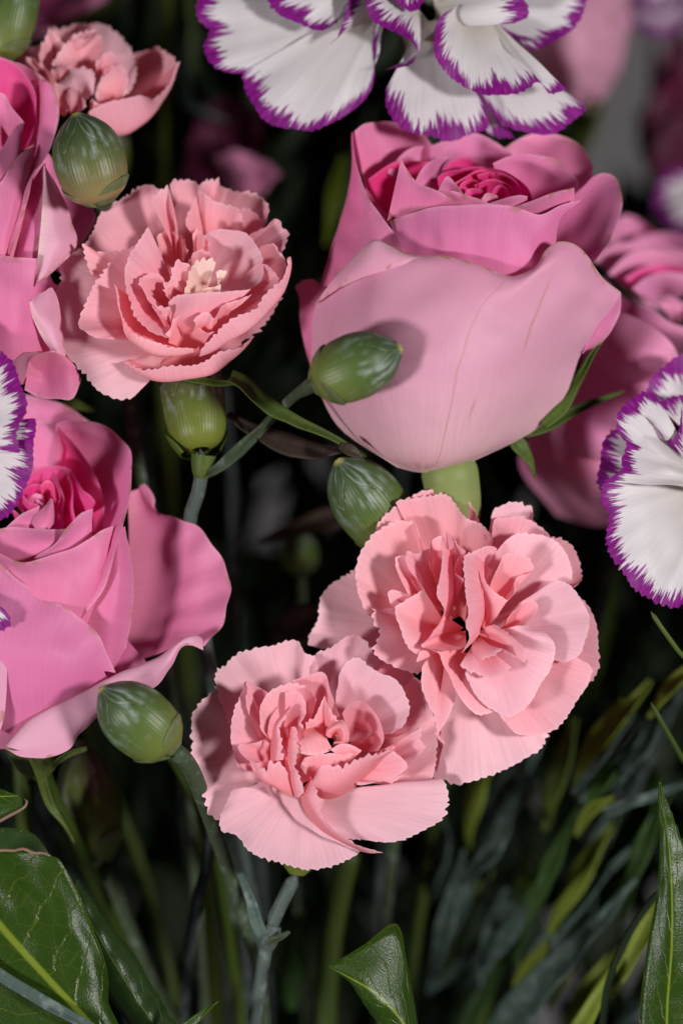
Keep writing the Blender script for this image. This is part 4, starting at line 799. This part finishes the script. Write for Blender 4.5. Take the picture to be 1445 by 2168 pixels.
# ================================================================== GREEN BUDS
GB = 'green carnation buds'
BP = [(0,12),(.03,38),(.12,.78),(.32,.97),(.5,1.0),(.7,.88),(.86,.58),(.95,.27),(1,.05)]
def bud(label, base, tip, r, mat, stem, scales=(.4, 2.2, 4.0), bend=(0, 0, 0)):
    o = empty('carnation_bud', base, label, 'flower bud', GB)
    prof = [(t, (q * r if q <= 1.01 else q)) for t, q in BP]; prof[1] = (.03, .42 * r); prof[0] = (0, .2 * r)
    cal = lathe(o, 'calyx', base, tip, prof, mat, bend=bend)
    for an in scales: patch_on_axis(cal, 'bract', base, tip, .30 * r, .90 * r, an, 1.25, -.01, .25, 'bract', lift=1.6)
    tube(o, 'stem', stem, [.26 * r, .17 * r, .15 * r, .14 * r, .14 * r], 'pedicel', step=14)
    return o
bud('green bud with a tan ribbed base, standing upright beside the left rose', (216,430,60), (160,238,95), 77, 'bud_tan',
    [(214,420,62),(217,427,10),(222,436,-120),(240,520,-220),(255,640,-260),(280,900,-260),(400,1700,-380),(560,4380,-500)])
bud('green bud lying sideways in front of the broad pale petal of the big rose', (664,812,172), (851,735,215), 71, 'bud',
    [(668,810,172),(645,824,110),(615,845,10),(565,896,-60),(505,960,-66),(455,996,-66),(428,1006,-66)])
bud('green bud half hidden behind the ruffled carnation, below the big rose', (842,1150,-150), (713,972,-60), 76, 'bud',
    [(838,1145,-152),(850,1180,-170),(865,1300,-150),(850,1600,-300),(800,2200,-420),(760,4380,-500)])
bud('green bud just below the rolled petal strip of the lower left rose', (366,1588,110), (212,1456,150), 74, 'bud',
    [(362,1585,112),(385,1602,90),(410,1640,30),(440,1720,-60),(500,1900,-200),(560,2168,-330),(620,4380,-500)])
bud('big green bud in the corner beside the blurred deep pink rose', (-5,130,-190), (40,-110,-180), 66, 'bud',
    [(-5,128,-190),(-10,180,-230),(0,400,-320),(80,1200,-420),(300,2300,-480),(560,4380,-500)])
bud('dim blurred green bud on a pale stem above the lower carnation', (638,1215,-420), (632,1120,-420), 40, 'bud',
    [(638,1215,-420),(640,1260,-424),(636,1330,-430),(620,1700,-450),(650,2300,-480),(690,4380,-500)])
bud('long dim olive bud with a blue-grey stem node, above the big dark leaf', (212,1822,-330), (170,1570,-330), 66, 'calyx',
    [(212,1818,-330),(238,1870,-332),(262,1930,-335),(300,2020,-345),(335,2100,-360),(400,2300,-420),(560,4380,-500)])

# ================================================================== LEAVES AND STEMS IN THE FOREGROUND
leaf('leaf', 'big dark green leaf with pale veins and a dried brown tip edge', [[(90,2320,60),(-40,2200,80),(-140,2060,80),(-200,1900,60)],[(170,2290,80),(20,2140,96),(-90,2000,96),(-120,1850,70)],[(280,2270,90),(190,2166,96),(95,2064,100),(0,1958,100),(-60,1880,84),(-70,1820,60)],[(290,2260,60),(222,2130,76),(165,2000,90),(90,1890,92),(30,1800,70)],[(300,2240,30),(234,2165,40),(226,2050,60),(182,1925,76),(128,1822,84),(108,1812,80)]], 'leaf', f=0)
tube(bpy.data.objects['leaf'], 'dried_edge', [(-70,1820,62),(-20,1806,67),(5,1800,70),(30,1801,73),(50,1797,76),(72,1806,79),(92,1806,82),(112,1815,82)], [3,4,3,4,3,4,3,2], 'dry_edge', n=7)
leaf('leaf', 'smooth dark green leaf partly tucked behind the big veined leaf', [[(420,2330,-60),(300,2200,-40),(200,2060,-40),(150,1900,-60)],[(440,2310,-50),(320,2160,-20),(220,2000,-20),(155,1880,-50)],[(460,2290,-60),(372,2160,-50),(290,2030,-50),(210,1930,-60),(160,1860,-70)]], 'leaf_dark', f=2)
lf = leaf('leaf', 'cut off green leaf with a curled brown rim below the lower left rose', [[(-120,1640,40),(-60,1640,50),(0,1670,60)],[(-120,1700,50),(-50,1690,64),(40,1684,66)],[(-120,1770,40),(-30,1752,54),(20,1725,64),(56,1706,68)]], 'leaf')
tube(lf, 'dried_edge', [(-120,1770,41),(-30,1752,56),(20,1727,66),(52,1709,70),(58,1698,70),(52,1690,68)], [3,4,3,4,4,2], 'dry_edge', n=7)
leaf('leaf', 'dark leaf lower in the corner under the big veined leaf', [[(-100,1760,-80),(60,1760,-90),(130,1850,-90)],[(-100,1850,-70),(60,1850,-80),(140,1950,-80)],[(-100,2000,-90),(60,2000,-90),(160,2050,-100)]], 'leaf_dark')
leaf('leaf', 'bright edged green leaf with a pointed tip hanging at the bottom, holding a droplet', [[(900,2300,-30),(880,2150,-10),(860,2040,0),(838,1956,-6),(770,2000,30),(696,2046,60)],[(900,2330,0),(860,2180,36),(800,2110,50),(740,2070,58),(697,2047,60)],[(880,2380,-20),(815,2200,20),(770,2120,40),(730,2075,52),(696,2048,60)]], 'leaf', f=2)
lathe(None, 'water_droplet', (781,2034,28), (781,2034,36), [(0,5),(.5,6),(1,0)], 'dry_edge')
o = bpy.data.objects['water_droplet']; o['label'] = 'tiny pale droplet lying on the pointed leaf'; o['category'] = 'droplet'
k = NT('droplet'); p = k.n('ShaderNodeBsdfPrincipled'); p.inputs['Base Color'].default_value = (.5, .55, .5, 1); p.inputs['Roughness'].default_value = .1; k.l(p.outputs[0], k.out.inputs[0])
o.data.materials[0] = M['droplet']
leaf('leaf', 'tall toothed dark green leaf standing at the side with a sharp tip', [[(1360,2330,70),(1352,2170,80),(1368,2010,84),(1388,1900,84),(1396,1790,80),(1392,1700,70),(1394,1652,56)],[(1420,2330,80),(1410,2160,92),(1420,2000,96),(1420,1880,94),(1412,1770,88),(1400,1700,74),(1395,1652,56)],[(1480,2330,60),(1500,2150,70),(1490,1980,76),(1460,1840,80),(1430,1740,76),(1405,1680,66),(1396,1652,56)]], 'leaf', f=3)
blade('leaf', 'narrow blue-grey leaf blade crossing over the big veined leaf', [(-80,2000,118),(0,2062,120),(90,2118,122),(180,2170,120),(320,2250,110)], [12,14,14,14,12], 'blade_grey', slope=.2)
blade('leaf', 'small folded green leaf tip poking up at the bottom beside the smooth dark leaf', [(350,2210,40),(400,2168,60),(432,2142,70),(462,2120,70)], [16,17,12,1], 'leaf')
blade('leaf', 'twisted yellow-green leaf strip running from the calyx down to the big rose', [(488,796,0),(510,806,10),(560,850,10),(620,888,0),(700,925,-20),(775,966,-50)], [16,17,15,16,13,4], 'sepal', slope=.8)
blade('leaf', 'thin dry green shred hanging beside the calyx of the cream-hearted carnation', [(380,795,-30),(430,806,-24),(470,812,-20),(510,806,-10)], [6,9,7,5], 'sepal', slope=.6)
blade('leaf', 'long dull brown leaf lying behind the twisted yellow-green strip', [(482,876,-90),(540,912,-80),(610,940,-70),(680,955,-70),(740,950,-90)], [6,20,26,24,6], 'brown_leaf', slope=.7)
blade('leaf', 'small torn brown leaf scrap under the big rose, above the half hidden bud', [(718,942,10),(745,955,20),(770,976,10)], [6,13,2], 'brown_leaf', slope=.6)
tube(None, 'flower_stem', [(1376,1294,40),(1400,1330,36),(1430,1372,20),(1475,1440,-20),(1500,1900,-160),(1200,4380,-460)], [5,6,6,8], 'stem_fresh', step=14)
o = bpy.data.objects['flower_stem']; o['label'] = 'thin cut green stem end under the purple-margined carnation at the side'; o['category'] = 'stem'

# ================================================================== DIM STEMS AND BLADES BEHIND
GS = 'dim stems and blades inside the bunch'
def dstem(label, pts, r, mat): 
    o = tube(None, 'flower_stem', pts, [q * .85 for q in r], mat, step=20); o['label'] = label; o['category'] = 'stem'; o['group'] = GS
dstem('bright lime green stem behind the gap between the two upper pink carnations', [(356,-60,-560),(352,120,-560),(346,300,-560),(344,500,-570),(350,900,-600),(450,2000,-600),(620,4380,-560)], [16,20,22,20,18], 'stem_bright')
dstem('olive stem rising beside the upper purple-edged petals', [(395,-60,-640),(402,60,-640),(400,180,-650),(415,400,-700),(460,1400,-700),(640,4380,-560)], [24,26,22,18], 'stem_olive_shade')
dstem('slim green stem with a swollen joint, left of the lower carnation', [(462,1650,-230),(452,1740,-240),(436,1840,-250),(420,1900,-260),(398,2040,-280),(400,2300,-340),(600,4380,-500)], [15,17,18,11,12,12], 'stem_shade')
dstem('olive green stem partly hidden by the lower carnation', [(352,1580,-260),(400,1660,-270),(440,1760,-280),(470,1900,-320),(520,2300,-380),(620,4380,-500)], [16,19,19,16,16], 'stem_olive_shade')
dstem('bright olive stem rising under the lower left rose, behind its sepals', [(40,1560,-260),(48,1700,-270),(60,1900,-300),(180,2400,-380),(560,4380,-500)], [20,20,19,18], 'stem_olive_shade')
dstem('broad olive stem right behind the forked grey stem', [(745,1790,-330),(722,1880,-340),(700,2000,-350),(690,2168,-360),(690,4380,-460)], [30,32,32,28,22], 'stem_olive_shade')
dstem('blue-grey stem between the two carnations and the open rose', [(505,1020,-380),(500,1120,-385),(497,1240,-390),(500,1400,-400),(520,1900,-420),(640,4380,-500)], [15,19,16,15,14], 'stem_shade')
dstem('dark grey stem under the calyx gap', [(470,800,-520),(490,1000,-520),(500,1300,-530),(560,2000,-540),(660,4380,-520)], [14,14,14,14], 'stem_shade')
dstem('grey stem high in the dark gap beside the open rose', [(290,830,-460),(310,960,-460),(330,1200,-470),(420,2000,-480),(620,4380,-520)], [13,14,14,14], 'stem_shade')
dstem('fine green stem crossing under the cut stem end at the side', [(1376,1486,-60),(1400,1530,-70),(1440,1600,-90),(1500,1720,-140),(1400,2600,-300),(1000,4380,-460)], [7,7,7,8], 'stem_olive_shade')
dstem('slanting dark stem beneath the lime blade at the side', [(1400,1880,-160),(1340,1960,-170),(1290,2070,-180),(1270,2190,-190),(1200,2600,-260),(900,4380,-480)], [8,14,16,15], 'foliage_dark')
bl = [
 ('wide blue-grey blade sweeping up towards the toothed leaf', [(1020,2260,-380),(1110,2120,-340),(1230,1990,-320),(1345,1860,-330)], [30,42,38,4], 'blade_grey'),
 ('bright lime blade low beside the grey backdrop', [(1170,2280,-260),(1230,2170,-250),(1285,2070,-250),(1330,1990,-260)], [26,28,22,3], 'blade_bright'),
 ('lime blade just left of the toothed leaf', [(1310,2080,-260),(1345,2000,-250),(1385,1930,-250),(1420,1860,-260)], [8,22,22,5], 'blade_bright'),
 ('pale lime blade between two blue-grey blades', [(1160,1980,-380),(1200,1900,-370),(1250,1810,-370),(1300,1740,-380)], [6,26,24,6], 'blade_bright'),
 ('slim pale blue blade above the wide one', [(1120,2030,-400),(1200,1940,-380),(1280,1850,-370),(1350,1780,-380)], [10,17,16,3], 'blade_grey'),
 ('green-white blade base joint low at the bottom', [(1090,2090,-360),(1125,2040,-350),(1160,1990,-350)], [10,18,6], 'blade_bright'),
 ('dark green broad blade behind the lime ones', [(1230,1960,-440),(1290,1830,-430),(1350,1730,-430),(1400,1640,-440)], [20,56,50,8], 'blade_green'),
 ('curved grey-green blade under the ruffled carnation', [(1020,1900,-420),(1035,1830,-410),(1060,1750,-410),(1100,1650,-430)], [3,17,17,6], 'blade_grey'),
 ('tall dusky green blade below the skirt petal', [(905,1900,-440),(925,1820,-430),(920,1740,-430),(905,1680,-440)], [8,30,30,8], 'blade_grey'),
 ('pointed pale-tipped blade hanging down at the bottom', [(1075,1880,-420),(1045,1970,-410),(1025,2060,-410),(1016,2130,-410)], [6,24,20,3], 'blade_grey'),
 ('mossy yellow-green joint leaves low in the dark', [(935,2060,-460),(970,1950,-450),(1040,1840,-450)], [6,18,4], 'stem_fresh'),
 ('soft green blade right of the ruffled carnation', [(1150,1760,-400),(1180,1640,-390),(1215,1520,-390)], [5,22,6], 'stem_fresh'),
 ('bright twin blade right of the skirt petal', [(1215,1680,-360),(1255,1570,-350),(1315,1480,-350)], [5,20,5], 'blade_bright'),
 ('second bright twin blade further out', [(1260,1610,-340),(1310,1520,-330),(1375,1440,-330)], [4,17,5], 'blade_bright'),
 ('long curved grey blade with pale rim below the twin blades', [(1230,1700,-380),(1290,1640,-370),(1340,1580,-360),(1350,1540,-360)], [6,30,22,4], 'blade_grey'),
 ('narrow slate blade crossing the twin blades', [(1210,1680,-340),(1260,1620,-330),(1310,1550,-330),(1340,1510,-330)], [6,10,10,4], 'blade_grey'),
 ('pale fork of small blades right above the lime blades', [(1215,1770,-350),(1250,1715,-340),(1300,1690,-340)], [5,14,5], 'blade_bright'),
 ('thin slate blade reaching to the toothed leaf tip', [(1280,1720,-330),(1360,1690,-320),(1450,1660,-320)], [12,8,6], 'blade_grey'),
 ('upright slate blade in the dark below the purple-margined carnation', [(1240,1400,-420),(1270,1290,-410),(1290,1200,-410),(1300,1130,-420)], [6,14,12,3], 'blade_grey'),
 ('pale yellowish blade tip right of the twin blades', [(1370,1520,-300),(1420,1450,-300),(1490,1400,-300)], [4,18,12], 'blade_bright'),
 ('slender leaf green blade in the gap beside the big rose', [(690,520,-520),(702,450,-510),(712,390,-510),(728,330,-520)], [3,15,18,6], 'stem_bright'),
 ('dim grey leaf arching below the scooped carnation petal', [(410,230,-560),(400,180,-550),(385,120,-550),(395,40,-560)], [4,14,14,10], 'blade_grey'),
 ('faint grey blade crossing beside the lime stem', [(355,150,-600),(390,210,-590),(440,240,-590),(480,256,-600)], [3,9,9,3], 'blade_grey'),
 ('dark brown leaf lying across the gap above the dim bud', [(550,1145,-380),(620,1120,-370),(690,1100,-370),(740,1090,-380)], [4,20,28,20], 'brown_leaf'),
 ('dark brown leaf tucked behind the lower carnation top', [(560,1380,-300),(600,1340,-290),(650,1310,-290),(700,1290,-300)], [10,36,40,20], 'brown_leaf'),
 ('blue-grey blade behind the forked stem', [(480,1960,-420),(490,1880,-410),(478,1800,-410),(470,1740,-420)], [14,26,24,6], 'blade_grey'),
 ('olive leaf right of the forked stem node', [(620,2140,-400),(615,2060,-390),(620,1990,-390),(640,1930,-400)], [10,36,34,6], 'blade_green'),
 ('dark green leaf left of the dim olive bud', [(90,2000,-420),(110,1880,-410),(100,1760,-410),(90,1650,-420)], [14,34,34,10], 'blade_grey'),
 ('narrow green blade showing under the folded carnation of the open rose', [(135,845,-260),(165,858,-250),(200,870,-250)], [6,11,4], 'stem_fresh'),
 ('green leaf corner between pale rose and blurred rose', [(1205,330,-760),(1225,290,-750),(1260,250,-750)], [20,32,14], 'blade_green'),
]
rs = np.random.RandomState(12)
for i in range(22):
    x, y = rs.uniform(930, 1400), rs.uniform(1560, 2150); dd = rs.uniform(-470, -360); L = rs.uniform(90, 170); an = math.radians(rs.uniform(48, 78)); cx, cy = L * math.cos(an), L * math.sin(an); bd_ = rs.uniform(-22, 22)
    bl.append((['slender slate grey leaf slanting in the dark tangle beside the toothed leaf', 'slender slate grey leaf slanting in the dark tangle beside the toothed leaf', 'slender lime leaf slanting in the dark tangle beside the toothed leaf', 'slender dark green leaf slanting in the dark tangle beside the toothed leaf'][i % 4], [(x - cx, y + cy, dd), (x - .3 * cx + bd_, y + .3 * cy, dd + 20), (x + .4 * cx + bd_, y - .4 * cy, dd + 20), (x + cx, y - cy, dd)], [4, 21, 18, 3], ['blade_grey', 'blade_grey', 'blade_bright', 'blade_green'][i % 4]))
for lab, mid, wd, mt in bl: blade('leaf', lab, mid, wd, mt, group=GS)

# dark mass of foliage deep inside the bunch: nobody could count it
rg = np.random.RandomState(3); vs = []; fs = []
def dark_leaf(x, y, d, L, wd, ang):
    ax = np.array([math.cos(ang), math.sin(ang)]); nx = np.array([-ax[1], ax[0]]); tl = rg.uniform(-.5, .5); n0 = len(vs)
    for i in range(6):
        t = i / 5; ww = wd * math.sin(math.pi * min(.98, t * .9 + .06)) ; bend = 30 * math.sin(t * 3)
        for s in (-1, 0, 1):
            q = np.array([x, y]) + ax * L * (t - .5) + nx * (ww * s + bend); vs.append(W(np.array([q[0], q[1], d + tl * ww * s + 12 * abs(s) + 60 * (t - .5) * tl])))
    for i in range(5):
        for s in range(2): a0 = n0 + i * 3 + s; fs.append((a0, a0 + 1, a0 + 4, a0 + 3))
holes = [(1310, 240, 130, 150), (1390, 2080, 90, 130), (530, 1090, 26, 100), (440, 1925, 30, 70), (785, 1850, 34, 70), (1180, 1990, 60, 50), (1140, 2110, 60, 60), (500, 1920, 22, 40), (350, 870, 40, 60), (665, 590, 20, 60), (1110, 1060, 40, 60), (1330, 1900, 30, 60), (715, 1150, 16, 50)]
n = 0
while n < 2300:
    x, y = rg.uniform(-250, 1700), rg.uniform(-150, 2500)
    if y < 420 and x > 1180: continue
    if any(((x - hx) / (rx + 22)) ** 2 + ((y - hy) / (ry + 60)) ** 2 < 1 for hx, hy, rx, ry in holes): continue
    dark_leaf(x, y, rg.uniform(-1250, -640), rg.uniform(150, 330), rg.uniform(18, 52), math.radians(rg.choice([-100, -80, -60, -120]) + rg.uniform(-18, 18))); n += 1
for i in range(1000):          # unseen leaves added past both sides, shading the bunch and the back rose
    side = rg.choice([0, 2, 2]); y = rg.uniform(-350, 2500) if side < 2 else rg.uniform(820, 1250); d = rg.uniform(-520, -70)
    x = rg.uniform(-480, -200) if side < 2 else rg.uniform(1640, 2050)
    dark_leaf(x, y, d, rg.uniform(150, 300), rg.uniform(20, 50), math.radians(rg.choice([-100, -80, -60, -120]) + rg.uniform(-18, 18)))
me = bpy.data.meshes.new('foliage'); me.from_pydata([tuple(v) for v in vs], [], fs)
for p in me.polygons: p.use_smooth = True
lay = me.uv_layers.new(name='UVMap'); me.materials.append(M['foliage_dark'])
o = bpy.data.objects.new('foliage', me); C.objects.link(o); o['kind'] = 'stuff'; o['label'] = 'dark mass of leaves deep inside the bouquet, and unseen leaves added beside it for shade'
